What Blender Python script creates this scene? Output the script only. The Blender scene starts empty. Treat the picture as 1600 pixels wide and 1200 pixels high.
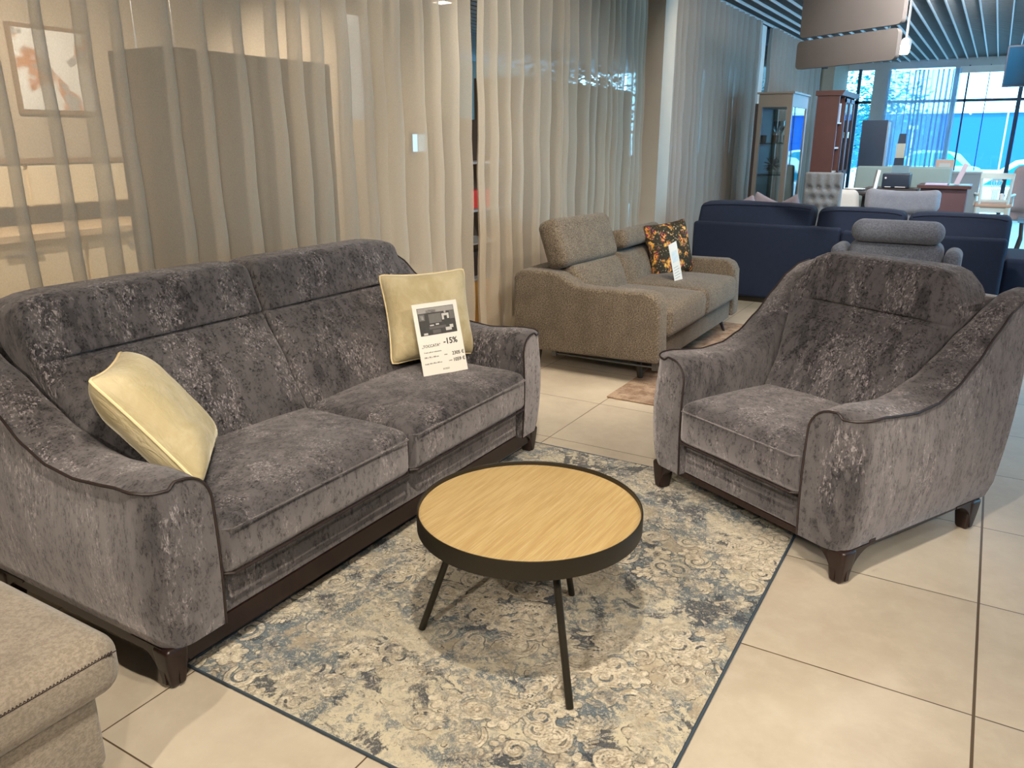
import bpy, bmesh, math, random
import numpy as np
from mathutils import Vector, Matrix, noise as mnoise

random.seed(7)
PI = math.pi
SC = bpy.context.scene
COL = SC.collection

# ------------------------------------------------------------------ camera
cam_d = bpy.data.cameras.new('camera')
cam_d.sensor_width = 36.0
cam_d.lens = 1222.478 / 1600 * 36.0
cam_d.clip_end = 300
cam = bpy.data.objects.new('camera', cam_d)
COL.objects.link(cam)
_t, _r, _y = .302, -.000239, -.536644
_F = Vector((math.sin(_y) * math.cos(_t), math.cos(_y) * math.cos(_t), -math.sin(_t)))
_R = Vector((math.cos(_y), -math.sin(_y), 0))
_U = _R.cross(_F)
cam.matrix_world = Matrix(((_R.x, _U.x, -_F.x, 0), (_R.y, _U.y, -_F.y, 0), (_R.z, _U.z, -_F.z, 1.45), (0, 0, 0, 1)))
SC.camera = cam

# ------------------------------------------------------------------ world and exposure
W = bpy.data.worlds.new('sky')
SC.world = W
W.use_nodes = True
_nt = W.node_tree
_bg = _nt.nodes['Background']
_tc = _nt.nodes.new('ShaderNodeTexCoord')
_sep = _nt.nodes.new('ShaderNodeSeparateXYZ')
_rp = _nt.nodes.new('ShaderNodeValToRGB')
_nt.links.new(_tc.outputs['Generated'], _sep.inputs[0])
_nt.links.new(_sep.outputs['Z'], _rp.inputs['Fac'])
_nt.links.new(_rp.outputs['Color'], _bg.inputs['Color'])
_rp.color_ramp.elements[0].color = (0.28, .68, 1, 1)
_rp.color_ramp.elements[1].color = (0.2, .55, 1, 1)
_bg.inputs['Strength'].default_value = 9.0
SC.view_settings.view_transform = 'Standard'
SC.view_settings.look = 'None'
SC.view_settings.gamma = 1
SC.view_settings.use_curve_mapping = False
SC.view_settings.exposure = 0.0

def spot(loc, target, power, size_deg=70, blend=.35, col=(1, .80, .58), rad=.035):  # serves both the shop's track lights and added fill spots
    l = bpy.data.lights.new('track_or_fill_spot', 'SPOT')
    l.energy = power; l.spot_size = math.radians(size_deg); l.spot_blend = blend
    l.color = col; l.shadow_soft_size = rad
    o = bpy.data.objects.new('track_or_fill_spot', l)
    COL.objects.link(o)
    o.location = loc
    o.rotation_euler = (Vector(target) - Vector(loc)).to_track_quat('-Z', 'Y').to_euler()
    return o

WARM = (1, .89, .74)
sun = bpy.data.lights.new('sun', 'SUN'); sun.energy = 5; sun.color = (.75, .92, 1); sun.angle = .02
sun_o = bpy.data.objects.new('sun', sun); COL.objects.link(sun_o)
sun_o.rotation_euler = (math.radians(38), 0, 0)      # shines towards +Y and down: the car park, not into the room
spot((-.42, .80, 2.85), (-.95, 1.70, 0), 245, 68, .35, WARM)
spot((2.0, 1.0, 2.6), (-1.7, 2.0, .3), 130, 50, .6, WARM)
spot((.75, -1.1, 2.75), (-1.5, 1.5, .4), 180, 66, .6, WARM)
spot((-.6, -1.5, 2.75), (-1.9, 1.4, .4), 260, 66, .6, WARM)
spot((1.9, .7, 2.80), (-.1, 3.2, .5), 175, 62, .6, (1, .90, .80))
spot((-1.1, 3.3, 2.85), (-2.85, 3.9, .9), 110, 84, .6, WARM)
spot((-.9, 1.0, 2.85), (-2.85, 1.6, 1.2), 110, 84, .6, WARM)
spot((-.9, 4.0, 2.85), (-2.6, 5.1, .9), 190, 84, .5, WARM)
spot((.1, 3.2, 2.80), (-2.0, 5.0, .4), 150, 60, .6, WARM)
spot((-1.5, 6.6, 2.85), (-2.8, 9.2, 1.4), 150, 80, .7, WARM)
for _x, _y2, _e in ((-.2, 5.2, 50), (-1.2, 8.3, 70), (.3, 8.0, 60), (-.9, 10.6, 80), (.6, 11.5, 60), (2.2, 3.5, 50), (-1.5, 13.5, 80)):  # wide unseen spots added as ambient fill
    spot((_x, _y2, 2.85), (_x, _y2 + .1, 0), _e, 150, .8, (1, .93, .88), .12)
# unseen fill spots added for the aisle goods and the armchair back
spot((-.4, 5.6, 2.75), (-1.2, 9.6, 1.1), 250, 74, .6, (1, .94, .90))
spot((.6, 3.9, 2.75), (-.9, 7.0, .8), 90, 70, .6, (1, .94, .90))
spot((-.95, -.4, 2.8), (-.45, 3.5, .75), 330, 38, .7, (1, .91, .82))
spot((-.2, 9.0, 2.75), (-1.5, 13.0, 1.2), 260, 74, .6, (1, .95, .92))
spot((-4.4, 2.2, 2.85), (-5.2, 3.2, .8), 330, 120, .6, WARM)
spot((-4.6, 5.5, 2.85), (-5.6, 6.2, .9), 240, 120, .6, WARM)
spot((-3.9, 4.5, 2.85), (-3.6, 3.4, .9), 60, 110, .6, WARM)

# ------------------------------------------------------------------ node helpers
class NT:
    def __init__(s, name):
        s.m = bpy.data.materials.new(name); s.m.use_nodes = True
        s.t = s.m.node_tree; s.t.nodes.clear()
        s.out = s.t.nodes.new('ShaderNodeOutputMaterial')
    def n(s, kind, **kw):
        nd = s.t.nodes.new('ShaderNode' + kind)
        ins = kw.pop('ins', {})
        for k, v in kw.items(): setattr(nd, k, v)
        for k, v in ins.items(): s.put(nd, k, v)
        return nd
    def put(s, nd, k, v):
        sock = nd.inputs[k]
        if isinstance(v, bpy.types.NodeSocket): s.t.links.new(v, sock)
        elif isinstance(v, bpy.types.Node): s.t.links.new(v.outputs[0], sock)
        else:
            if isinstance(v, (tuple, list)) and len(v) == 3 and sock.type == 'RGBA': v = (*v, 1)
            sock.default_value = v
    def coord(s, which='Object', scale=(1, 1, 1), loc=(0, 0, 0), rot=(0, 0, 0)):
        tc = s.n('TexCoord')
        return s.n('Mapping', ins={'Vector': tc.outputs[which], 'Scale': scale, 'Location': loc, 'Rotation': rot})
    def noise(s, vec, scale, detail=4, rough=.55, dist=0.0):
        return s.n('TexNoise', ins={'Vector': vec, 'Scale': scale, 'Detail': detail, 'Roughness': rough, 'Distortion': dist}).outputs['Fac']
    def ss(s, v, a, b, lo=0.0, hi=1.0):
        n = s.n('MapRange', interpolation_type='SMOOTHSTEP')
        s.put(n, 'Value', v); s.put(n, 'From Min', a); s.put(n, 'From Max', b); s.put(n, 'To Min', lo); s.put(n, 'To Max', hi)
        return n.outputs[0]
    def math(s, op, a, b=0.0):
        n = s.n('Math', operation=op); s.put(n, 0, a); s.put(n, 1, b); return n.outputs[0]
    def mix(s, f, a, b, bt='MIX'):
        n = s.n('Mix', data_type='RGBA', blend_type=bt)
        s.put(n, 0, f); s.put(n, 6, a); s.put(n, 7, b); return n.outputs[2]
    def attr(s, name): return s.n('Attribute', attribute_name=name).outputs['Fac']
    def bump(s, h, strength=.2, dist=.01):
        return s.n('Bump', ins={'Height': h, 'Strength': strength, 'Distance': dist}).outputs[0]
    def pr(s, **kw):
        p = s.n('BsdfPrincipled')
        names = dict(col='Base Color', rough='Roughness', metal='Metallic', nrm='Normal', spec='Specular IOR Level',
                     sheen='Sheen Weight', srough='Sheen Roughness', stint='Sheen Tint', coat='Coat Weight',
                     ecol='Emission Color', estr='Emission Strength', alpha='Alpha')
        for k, v in kw.items(): s.put(p, names[k], v)
        return p
    def done(s, sh):
        s.t.links.new(sh.outputs[0] if isinstance(sh, bpy.types.Node) else sh, s.out.inputs[0]); return s.m

_mc = {}
def plain(name, col, rough=.6, metal=0, var=.06, scale=8, spec=.4, bump=0.0):
    """a simple procedural material: colour varied by a noise"""
    if name in _mc: return _mc[name]
    b = NT(name); c = b.coord()
    f = b.noise(c, scale, 5)
    lo = tuple(max(0, x * (1 - var)) for x in col); hi = tuple(min(1, x * (1 + var)) for x in col)
    kw = dict(col=b.mix(f, lo, hi), rough=rough, metal=metal, spec=spec)
    if bump: kw['nrm'] = b.bump(b.noise(c, scale * 12, 4), bump, .005)
    _mc[name] = b.done(b.pr(**kw))
    return _mc[name]

def velvet_mat(name, pile):  # pile scales the sheen colour, dimmed for the shaded copy
    b = NT(name)
    c = b.coord(scale=(1, 1, .36))
    big = b.noise(c, 4.2, 4, .55)
    mid = b.noise(c, 26, 8, .78, .3)
    fine = b.noise(c, 120, 6, .8, .7)
    str_ = b.noise(b.coord(scale=(.5, 1, .28), loc=(3, 5, 1)), 150, 6, .78, .4)
    base = b.mix(b.ss(big, .40, .58), (.042, .039, .041), (.074, .068, .069))
    base = b.mix(b.ss(mid, .44, .56, 0, .75), base, (.104, .094, .095))
    dk = b.math('MULTIPLY', b.ss(str_, .52, .57), b.ss(mid, .58, .46))
    base = b.mix(b.math('MULTIPLY', dk, .7), base, (.020, .018, .020))
    lt = b.math('MULTIPLY', b.ss(fine, .54, .57), b.ss(b.noise(c, 7, 6, .68), .50, .58))
    base = b.mix(b.math('MULTIPLY', lt, .75), base, (.34, .30, .30))
    n = b.bump(b.math('ADD', b.math('MULTIPLY', str_, .5), b.math('MULTIPLY', fine, .5)), .3, .004)
    d = b.pr(col=base, rough=.9, spec=.08, nrm=n)
    sc = b.mix(b.math('MULTIPLY', dk, .6), b.mix(.6, base, tuple(pile * x for x in (.56, .515, .51))), tuple(pile * x for x in (.10, .09, .09)))
    sh = b.n('BsdfSheen', distribution='ASHIKHMIN', ins={'Color': sc, 'Roughness': .42, 'Normal': n})
    return b.done(b.n('AddShader', ins={0: d.outputs[0], 1: sh.outputs[0]}))

def melange_mat(name, dark, light, scale=1.0, sheen=.2):
    b = NT(name); c = b.coord()
    n1 = b.noise(c, 160 * scale, 3, .8)
    n2 = b.noise(c, 9, 4, .6)
    n3 = b.noise(b.coord(scale=(1, 1, 3)), 120 * scale, 2, .8)
    f = b.math('ADD', b.math('MULTIPLY', n1, .6), b.math('MULTIPLY', n3, .4))
    col = b.mix(b.ss(f, .38, .62), dark, light)
    col = b.mix(b.ss(n2, .35, .7, 0, .25), col, tuple(x * .55 for x in dark))
    return b.done(b.pr(col=col, rough=.9, spec=.15, sheen=sheen, srough=.5, nrm=b.bump(f, .5, .004)))

def cream_velvet():
    b = NT('cream_velvet'); c = b.coord()
    f = b.noise(c, 7, 4, .6, .5)
    w = b.noise(b.coord(scale=(1, 3, 1)), 14, 5, .6, 1.0)
    col = b.mix(b.ss(f, .35, .65), (.40, .325, .18), (.50, .42, .265))
    return b.done(b.pr(col=col, rough=.7, spec=.2, sheen=.6, srough=.35, stint=(1, .93, .75), nrm=b.bump(w, .35, .02)))

def floral_mat():
    b = NT('floral_print'); c = b.coord()
    v = b.n('TexVoronoi', ins={'Vector': b.n('MixRGB', ins={0: .12, 1: c, 2: b.n('TexNoise', ins={'Vector': c, 'Scale': 18.}).outputs['Color']}), 'Scale': 15.})
    cr = b.n('ValToRGB', ins={'Fac': b.noise(c, 7, 4, .65, 2.0)})
    e = cr.color_ramp; e.interpolation = 'CONSTANT'
    e.elements[0].color = (.02, .018, .012, 1); e.elements[1].position = .62; e.elements[1].color = (.12, .14, .05, 1)
    for p, cc in ((.40, (.17, .02, .06, 1)), (.45, (.62, .26, .03, 1)), (.51, (.75, .50, .12, 1)), (.56, (.30, .04, .10, 1))):
        x = e.elements.new(p); x.color = cc
    col = b.mix(b.ss(v.outputs['Distance'], .25, .55), cr.outputs[0], (.03, .025, .015))
    col = b.mix(b.ss(b.noise(c, 60, 3, .7), .6, .66, 0, .6), col, (.75, .6, .35))
    return b.done(b.pr(col=col, rough=.8, spec=.2))

def oak_mat():
    b = NT('oak_veneer')
    c = b.coord(scale=(14, 1, 1))
    w = b.noise(c, 4.5, 6, .65, .35)
    w2 = b.noise(b.coord(scale=(70, 1.2, 1)), 5, 4, .6)
    col = b.mix(b.ss(w, .35, .65), (.44, .295, .120), (.52, .365, .16))
    col = b.mix(b.ss(w2, .52, .7, 0, .55), col, (.66, .51, .29))
    col = b.mix(b.ss(w2, .46, .32, 0, .35), col, (.36, .19, .05))
    return b.done(b.pr(col=col, rough=.42, spec=.35, nrm=b.bump(w2, .08, .002)))

def dark_wood():
    b = NT('dark_stained_wood'); c = b.coord(scale=(6, 6, 1))
    f = b.noise(c, 9, 5, .6)
    return b.done(b.pr(col=b.mix(f, (.012, .0055, .0045), (.026, .011, .009)), rough=.35, spec=.5))

def tile_mat():
    b = NT('floor_tile')
    tc = b.n('TexCoord'); s = b.n('SeparateXYZ', ins={0: tc.outputs['Object']})
    def edge(co, off, size, w):
        t = b.math('DIVIDE', b.math('SUBTRACT', co, off), size)
        f = b.math('FRACT', t); d = b.math('MINIMUM', f, b.math('SUBTRACT', 1.0, f))
        return b.math('MULTIPLY', d, size), b.math('FLOOR', t)
    TX0, TX, TY0, TY = .172, .640, 3.316, .6115
    dx, ix = edge(s.outputs['X'], TX0, TX, 0)
    dy, iy = edge(s.outputs['Y'], TY0, TY, 0)
    d = b.math('MINIMUM', dx, dy)
    gl = b.ss(d, .0016, .0028, 1, 0)
    j = b.math('ABSOLUTE', b.math('SUBTRACT', s.outputs['X'], TX0))
    gj = b.ss(j, .0035, .0045, 1, 0)
    g = b.math('MAXIMUM', gl, gj)
    cid = b.n('CombineXYZ', ins={0: ix, 1: iy})
    wn = b.n('TexWhiteNoise', noise_dimensions='3D', ins={'Vector': cid})
    off = b.n('VectorMath', operation='SCALE', ins={0: wn.outputs['Color'], 'Scale': 7.0})
    p = b.n('VectorMath', operation='ADD', ins={0: tc.outputs['Object'], 1: off.outputs[0]})
    n1 = b.noise(p, 2.2, 5, .6, .4)
    n2 = b.noise(p, 14, 5, .65, .2)
    col = b.mix(b.ss(n1, .3, .7), (.465, .39, .295), (.56, .485, .375))
    col = b.mix(b.ss(n2, .35, .75, 0, .35), col, (.66, .59, .47))
    col = b.mix(b.math('MULTIPLY', wn.outputs['Value'], .18), col, (.48, .37, .27))
    col = b.mix(g, col, (.10, .065, .035))
    rough = b.math('ADD', b.math('MULTIPLY', n2, .12), .28)
    return b.done(b.pr(col=col, rough=rough, spec=.4, nrm=b.bump(b.math('SUBTRACT', b.math('MULTIPLY', n2, .04), g), .25, .002)))

def rug_mat():
    b = NT('damask_rug'); c = b.coord()
    m = b.attr('motif'); ln = b.attr('line')
    n1 = b.noise(c, 2.6, 6, .66, .8)
    n2 = b.noise(b.coord(loc=(4, 1, 0)), 5.5, 6, .7, .5)
    wear = b.noise(c, 38, 6, .8, .6)
    fine = b.noise(c, 160, 4, .8)
    wn = b.math('ADD', b.math('MULTIPLY', wear, .5), b.math('MULTIPLY', n1, .5))
    field = b.mix(b.ss(wn, .47, .53), (.60, .53, .385), (.115, .145, .165))       # worn cream into blue grey
    field = b.mix(b.ss(n2, .53, .575, 0, .9), field, (.036, .046, .062))
    field = b.mix(b.ss(n2, .46, .37, 0, .85), field, (.40, .325, .225))
    field = b.mix(b.ss(wear, .55, .62, 0, .75), field, (.60, .53, .41))
    keep = b.ss(b.math('ADD', b.math('MULTIPLY', wear, .45), b.math('MULTIPLY', b.noise(b.coord(loc=(9, 9, 0)), 3.0, 4, .6), .55)), .55, .47)
    mm = b.math('ADD', m, b.math('MULTIPLY', b.math('SUBTRACT', wear, .5), .010))
    inside = b.math('MULTIPLY', b.ss(mm, .0012, -.0016), keep)
    outl = b.math('MULTIPLY', b.math('MULTIPLY', b.ss(b.math('ABSOLUTE', b.math('SUBTRACT', mm, .0018)), .0028, .0006), keep), b.ss(wear, .38, .55, .95, .35))
    crm = b.mix(b.ss(b.noise(c, 45, 6, .8), .38, .62), (.42, .35, .245), (.74, .66, .51))
    col = b.mix(outl, field, (.055, .052, .052))
    col = b.mix(inside, col, crm)
    inl = b.math('MULTIPLY', b.math('MULTIPLY', b.ss(b.math('ABSOLUTE', ln), .0030, .0008), inside), .7)
    col = b.mix(inl, col, (.17, .125, .085))
    col = b.mix(b.ss(fine, .57, .66, 0, .45), col, (.05, .05, .055))
    col = b.mix(b.ss(fine, .44, .34, 0, .4), col, (.72, .64, .48))
    h = b.math('ADD', b.math('MULTIPLY', inside, .6), b.math('MULTIPLY', fine, .7))
    return b.done(b.pr(col=col, rough=.95, spec=.1, sheen=.15, nrm=b.bump(h, .6, .006)))

def sheer_mat(name, col, alpha):
    b = NT(name)
    c = b.coord(scale=(1, 1, .6))
    weave = b.noise(c, 260, 2, .6)
    geo = b.n('NewGeometry')
    dt = b.n('VectorMath', operation='DOT_PRODUCT', ins={0: geo.outputs['Normal'], 1: geo.outputs['Incoming']})
    cs = b.math('MAXIMUM', b.math('ABSOLUTE', dt.outputs['Value']), .08)
    a = b.math('SUBTRACT', 1.0, b.math('POWER', 1 - alpha, b.math('DIVIDE', 1.0, cs)))
    a = b.math('MULTIPLY', a, b.ss(weave, .2, .8, .92, 1.0))
    cc = b.mix(weave, tuple(x * .9 for x in col), tuple(min(1, x * 1.08) for x in col))
    d = b.n('BsdfDiffuse', ins={'Color': cc}); t = b.n('BsdfTranslucent', ins={'Color': cc})
    fab = b.n('MixShader', ins={0: .38, 1: d.outputs[0], 2: t.outputs[0]})
    tr = b.n('BsdfTransparent')
    return b.done(b.n('MixShader', ins={0: a, 1: tr.outputs[0], 2: fab.outputs[0]}))

def glass_mat(name='clear_glass', tint=(.93, .98, .98)):
    if name in _mc: return _mc[name]
    b = NT(name)
    fr = b.n('Fresnel', ins={'IOR': 1.45})
    t = b.n('BsdfTransparent', ins={'Color': tint}); g = b.n('BsdfGlossy', ins={'Roughness': .02})
    n = b.noise(b.coord(), 2, 1)
    _mc[name] = b.done(b.n('MixShader', ins={0: b.math('MULTIPLY', fr.outputs[0], b.ss(n, 0, 1, .9, 1)), 1: t.outputs[0], 2: g.outputs[0]}))
    return _mc[name]

def glow(name, col, strength):
    b = NT(name)
    return b.done(b.n('Emission', ins={'Color': col, 'Strength': strength}))

VEL = velvet_mat('velvet_lit', 1.0); VEL_SHADED = velvet_mat('velvet_shaded', .36); BROWNF = melange_mat('taupe_melange', (.048, .036, .025), (.235, .19, .14), .85, .15)  # one velvet in lit and shaded copies, shade painted into the second
OTTF = melange_mat('beige_felt', (.21, .172, .13), (.32, .268, .207), .7, .3)
CREAM = cream_velvet(); OAK = oak_mat(); WOOD = dark_wood()
PIPE = plain('dark_piping', (.025, .016, .015), .5)
CPIPE = plain('cream_piping', (.72, .58, .33), .6)
BLACKM = plain('black_powder_coat', (.018, .014, .008), .45)
SHEER = sheer_mat('sheer_curtain_fabric', (.62, .545, .44), .47)
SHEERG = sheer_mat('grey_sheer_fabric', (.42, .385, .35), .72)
GLASS = glass_mat()
FARSHEER = sheer_mat('flare_tinted_sheer', (.40, .56, .72), .62)  # blue window flare put into the fabric colour
TAUPE = plain('taupe_paint', (.36, .30, .23), .8)
LIGHTW = plain('white_paint', (.72, .71, .68), .7)
NAVY = plain('navy_fabric', (.010, .018, .042), .85, var=.2, scale=20, bump=.2)
SILVER = plain('brushed_steel', (.6, .58, .55), .3, .9)

# ------------------------------------------------------------------ mesh helpers
class MB:
    def __init__(s): s.v = []; s.f = []
    def add(s, vs, fs, T=None):
        o = len(s.v)
        s.v += [tuple(T(Vector(p))) if T else tuple(p) for p in vs]
        s.f += [tuple(i + o for i in f) for f in fs]
        return s
    def box(s, x0, x1, y0, y1, z0, z1, T=None):
        vs = [(x, y, z) for z in (z0, z1) for y in (y0, y1) for x in (x0, x1)]
        return s.add(vs, [(0, 2, 3, 1), (4, 5, 7, 6), (0, 1, 5, 4), (2, 6, 7, 3), (0, 4, 6, 2), (1, 3, 7, 5)], T)
    def rbox(s, c, size, r, seg=4, n=(1, 1, 1), T=None, de=None):
        """rounded box, centre c; n: interior divisions; de(p, h) deforms the local point"""
        h = [x / 2 for x in size]; r = min(r, min(h) * .98)
        ax = []
        for k in range(3):
            cor = [h[k] - r + r * math.tan(math.radians(45) * i / seg) for i in range(seg + 1)]
            inn = [-(h[k] - r) + 2 * (h[k] - r) * i / n[k] for i in range(n[k] + 1)]
            a = [-x for x in reversed(cor)][:-1] + inn + cor[1:]
            ax.append(a)
        idx = {}; vs = []; fs = []
        def vert(p):
            key = tuple(round(x, 5) for x in p)
            if key in idx: return idx[key]
            q = Vector(p); cl = Vector([max(-(h[k] - r), min(h[k] - r, p[k])) for k in range(3)])
            d = q - cl
            if d.length > 1e-9: q = cl + d.normalized() * r
            if de: q = Vector(de(q, h))
            q = q + Vector(c)
            idx[key] = len(vs); vs.append(q); return idx[key]
        for k in range(3):
            a, b_ = (k + 1) % 3, (k + 2) % 3
            for sg in (-1, 1):
                for i in range(len(ax[a]) - 1):
                    for j in range(len(ax[b_]) - 1):
                        q = []
                        for (ii, jj) in ((i, j), (i + 1, j), (i + 1, j + 1), (i, j + 1)):
                            p = [0, 0, 0]; p[k] = sg * h[k]; p[a] = ax[a][ii]; p[b_] = ax[b_][jj]; q.append(vert(p))
                        if sg < 0: q.reverse()
                        if len(set(q)) == 4: fs.append(tuple(q))
        return s.add(vs, fs, T)
    def tube(s, pts, r, seg=8, caps=True, closed=False, T=None):
        pts = [Vector(p) for p in pts]; n = len(pts); vs = []; fs = []
        rr = r if isinstance(r, (list, tuple)) else [r] * n
        up = None
        for i, p in enumerate(pts):
            if closed: t = pts[(i + 1) % n] - pts[i - 1]
            else: t = pts[min(i + 1, n - 1)] - pts[max(i - 1, 0)]
            t.normalize()
            if up is None:
                up = Vector((0, 0, 1)) if abs(t.z) < .9 else Vector((1, 0, 0))
            x = t.cross(up)
            if x.length < 1e-6: x = t.orthogonal()
            x.normalize(); up = x.cross(t).normalized()
            for k in range(seg):
                a = 2 * PI * k / seg
                vs.append(p + x * math.cos(a) * rr[i] + up * math.sin(a) * rr[i])
        m = n if closed else n - 1
        for i in range(m):
            for k in range(seg):
                a, b_ = i * seg + k, i * seg + (k + 1) % seg
                c, d = ((i + 1) % n) * seg + (k + 1) % seg, ((i + 1) % n) * seg + k
                fs.append((a, b_, c, d))
        if caps and not closed:
            fs.append(tuple(range(seg - 1, -1, -1))); fs.append(tuple(range((n - 1) * seg, n * seg)))
        return s.add(vs, fs, T)
    def lathe(s, prof, seg=32, c=(0, 0, 0), T=None, caps=True):
        vs = []; fs = []
        for r, z in prof:
            for k in range(seg):
                a = 2 * PI * k / seg; vs.append((c[0] + r * math.cos(a), c[1] + r * math.sin(a), c[2] + z))
        for i in range(len(prof) - 1):
            for k in range(seg):
                fs.append((i * seg + k, i * seg + (k + 1) % seg, (i + 1) * seg + (k + 1) % seg, (i + 1) * seg + k))
        if caps and prof[0][0] > 1e-4: fs.append(tuple(range(seg - 1, -1, -1)))
        if caps and prof[-1][0] > 1e-4: fs.append(tuple(range((len(prof) - 1) * seg, len(prof) * seg)))
        return s.add(vs, fs, T)
    def prism(s, poly, axis, a, b_, bevel=0.0, seg=3, T=None):
        """poly in the two other axes, extruded along axis from a to b_"""
        def P(u, w, t):
            return (t, u, w) if axis == 0 else ((u, t, w) if axis == 1 else (u, w, t))
        bm = bmesh.new()
        A = [bm.verts.new(P(u, w, a)) for u, w in poly]; B = [bm.verts.new(P(u, w, b_)) for u, w in poly]
        bm.faces.new(A); bm.faces.new(B[::-1])
        for i in range(len(poly)):
            j = (i + 1) % len(poly); bm.faces.new((A[i], B[i], B[j], A[j]))
        bmesh.ops.recalc_face_normals(bm, faces=bm.faces)
        if bevel:
            es = [e for e in bm.edges if len(e.link_faces) == 2 and e.calc_face_angle(0) > .5]
            bmesh.ops.bevel(bm, geom=es, offset=bevel, segments=seg, profile=.5, affect='EDGES')
        bm.verts.index_update()
        vs = [v.co.copy() for v in bm.verts]; fs = [tuple(v.index for v in f.verts) for f in bm.faces]
        bm.free()
        return s.add(vs, fs, T)
    def build(s, name, m, parent=None, smooth=True, ang=35, fix=True):
        me = bpy.data.meshes.new(name)
        me.from_pydata([tuple(v) for v in s.v], [], s.f)
        if fix:
            bm = bmesh.new(); bm.from_mesh(me); bmesh.ops.recalc_face_normals(bm, faces=bm.faces); bm.to_mesh(me); bm.free()
        me.materials.append(m)
        if smooth:
            me.shade_smooth(); me.set_sharp_from_angle(angle=math.radians(ang))
        o = bpy.data.objects.new(name, me); COL.objects.link(o)
        if parent: o.parent = parent
        return o

def tag(o, label=None, cat=None, group=None, kind=None):
    if label: o['label'] = label
    if cat: o['category'] = cat
    if group: o['group'] = group
    if kind: o['kind'] = kind
    return o
def thing(name, label, cat, loc=(0, 0, 0), rotz=0.0, group=None):
    o = bpy.data.objects.new(name, None); COL.objects.link(o)
    o.location = loc; o.rotation_euler = (0, 0, rotz); o.empty_display_size = .1
    return tag(o, label, cat, group)
def struct(name, mb, m, parent=None, smooth=False):
    return tag(mb.build(name, m, parent, smooth), kind=None if parent else 'structure')
def copy_tree(o, parent=None):
    c = o.copy(); COL.objects.link(c)
    if parent: c.parent = parent
    for ch in list(o.children): copy_tree(ch, c)
    return c
def frame(origin, xa, za):
    """transform from a local frame: x along xa, z along za (made orthogonal), y = z cross x"""
    x = Vector(xa).normalized(); z = Vector(za); z = (z - x * z.dot(x)).normalized(); y = z.cross(x)
    o = Vector(origin)
    return lambda p: o + x * p[0] + y * p[1] + z * p[2]
def place(o, origin, xa, za):
    x = Vector(xa).normalized(); z = Vector(za); z = (z - x * z.dot(x)).normalized(); y = z.cross(x)
    M = Matrix((x, y, z)).transposed().to_4x4(); M.translation = Vector(origin)
    o.matrix_world = M
def interp(tab, x):
    if x <= tab[0][0]: return tab[0][1]
    for (a, b_), (c, d) in zip(tab, tab[1:]):
        if x <= c:
            t = (x - a) / (c - a); t = t * t * (3 - 2 * t) * .35 + t * .65
            return b_ + (d - b_) * t
    return tab[-1][1]

# ------------------------------------------------------------------ the setting
CEIL = 2.9
fl = MB().box(-9, 5, -4, 18, -.1, 0)
struct('floor', fl, tile_mat())
# open baffle ceiling: dark plenum, fine cross slats, long bright runners
cb = MB().box(-9, 5, -4, 18, CEIL + .14, CEIL + .2)
struct('ceiling', cb, plain('plenum_grey', (.05, .055, .06), .9))
cs = MB(); rn = MB()
y = -3.9
while y < 17.95:
    cs.box(-8.95, 4.95, y, y + .03, CEIL + .03, CEIL + .10); y += .1
for k in range(86):
    x = -8.9 + k * .163
    rn.box(x, x + .014, -3.95, 17.95, CEIL, CEIL + .03)
struct('trim_1', cs, plain('ceiling_slat_grey', (.20, .22, .23), .6))
struct('trim_2', rn, plain('ceiling_runner_white', (.75, .76, .76), .5))
GREYW = plain('warm_grey_wall', (.40, .34, .27), .85)
struct('wall_back', MB().box(-9, 5, -4.1, -4, 0, 3.1), GREYW)
struct('wall_left', MB().box(-9.1, -9, -4, 18, 0, 3.1), GREYW)
# partition line with the curtains: pier beside the curtain, header above, glazed from there on
pier = MB().box(-2.95, -2.705, 7.2, 7.50, 0, CEIL)
tag(struct('wall_pier', pier, plain('pier_paint', (.44, .40, .34), .8)))
struct('wall_right', MB().box(5, 5.1, -4, 5.5, 0, 3.1).box(5, 5.1, 5.5, 18, 0, .25).box(5, 5.1, 5.5, 18, 2.75, 3.1), GREYW)
rw = MB()  # unseen right-hand windows, added to bring in blue sky light
for y in (5.5, 7.5, 9.5, 11.5, 13.5, 15.5, 17.9): rw.box(5.0, 5.1, y, y + .1, .25, 2.75)
MULL = plain('dark_mullion', (.03, .06, .10), .5)
w1 = struct('window_added', rw, MULL)
MB().box(5.04, 5.05, 5.6, 17.9, .25, 2.75).build('glass_pane', GLASS, w1, False)
# side glazing behind the grey curtains
sw = MB().box(-3.05, -2.95, 7.5, 18, 2.72, CEIL)
for y in (7.5, 9.0, 10.95, 12.8, 14.9, 15.78, 18): sw.box(-3.05, -2.95, y - .03, y + .03, 0, 2.72)
w2 = struct('window_2', sw, MULL)
MB().box(-3.01, -3.0, 7.5, 16.4, .02, 2.72).build('glass_pane', GLASS, w2, False)
struct('wall_side', MB().box(-3.1, -2.9, 11.15, 11.55, 0, CEIL), plain('column_white', (.70, .70, .68), .8))
struct('wall_corner', MB().box(-3.1, -2.82, 16.45, 18, 0, CEIL), TAUPE)
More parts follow.
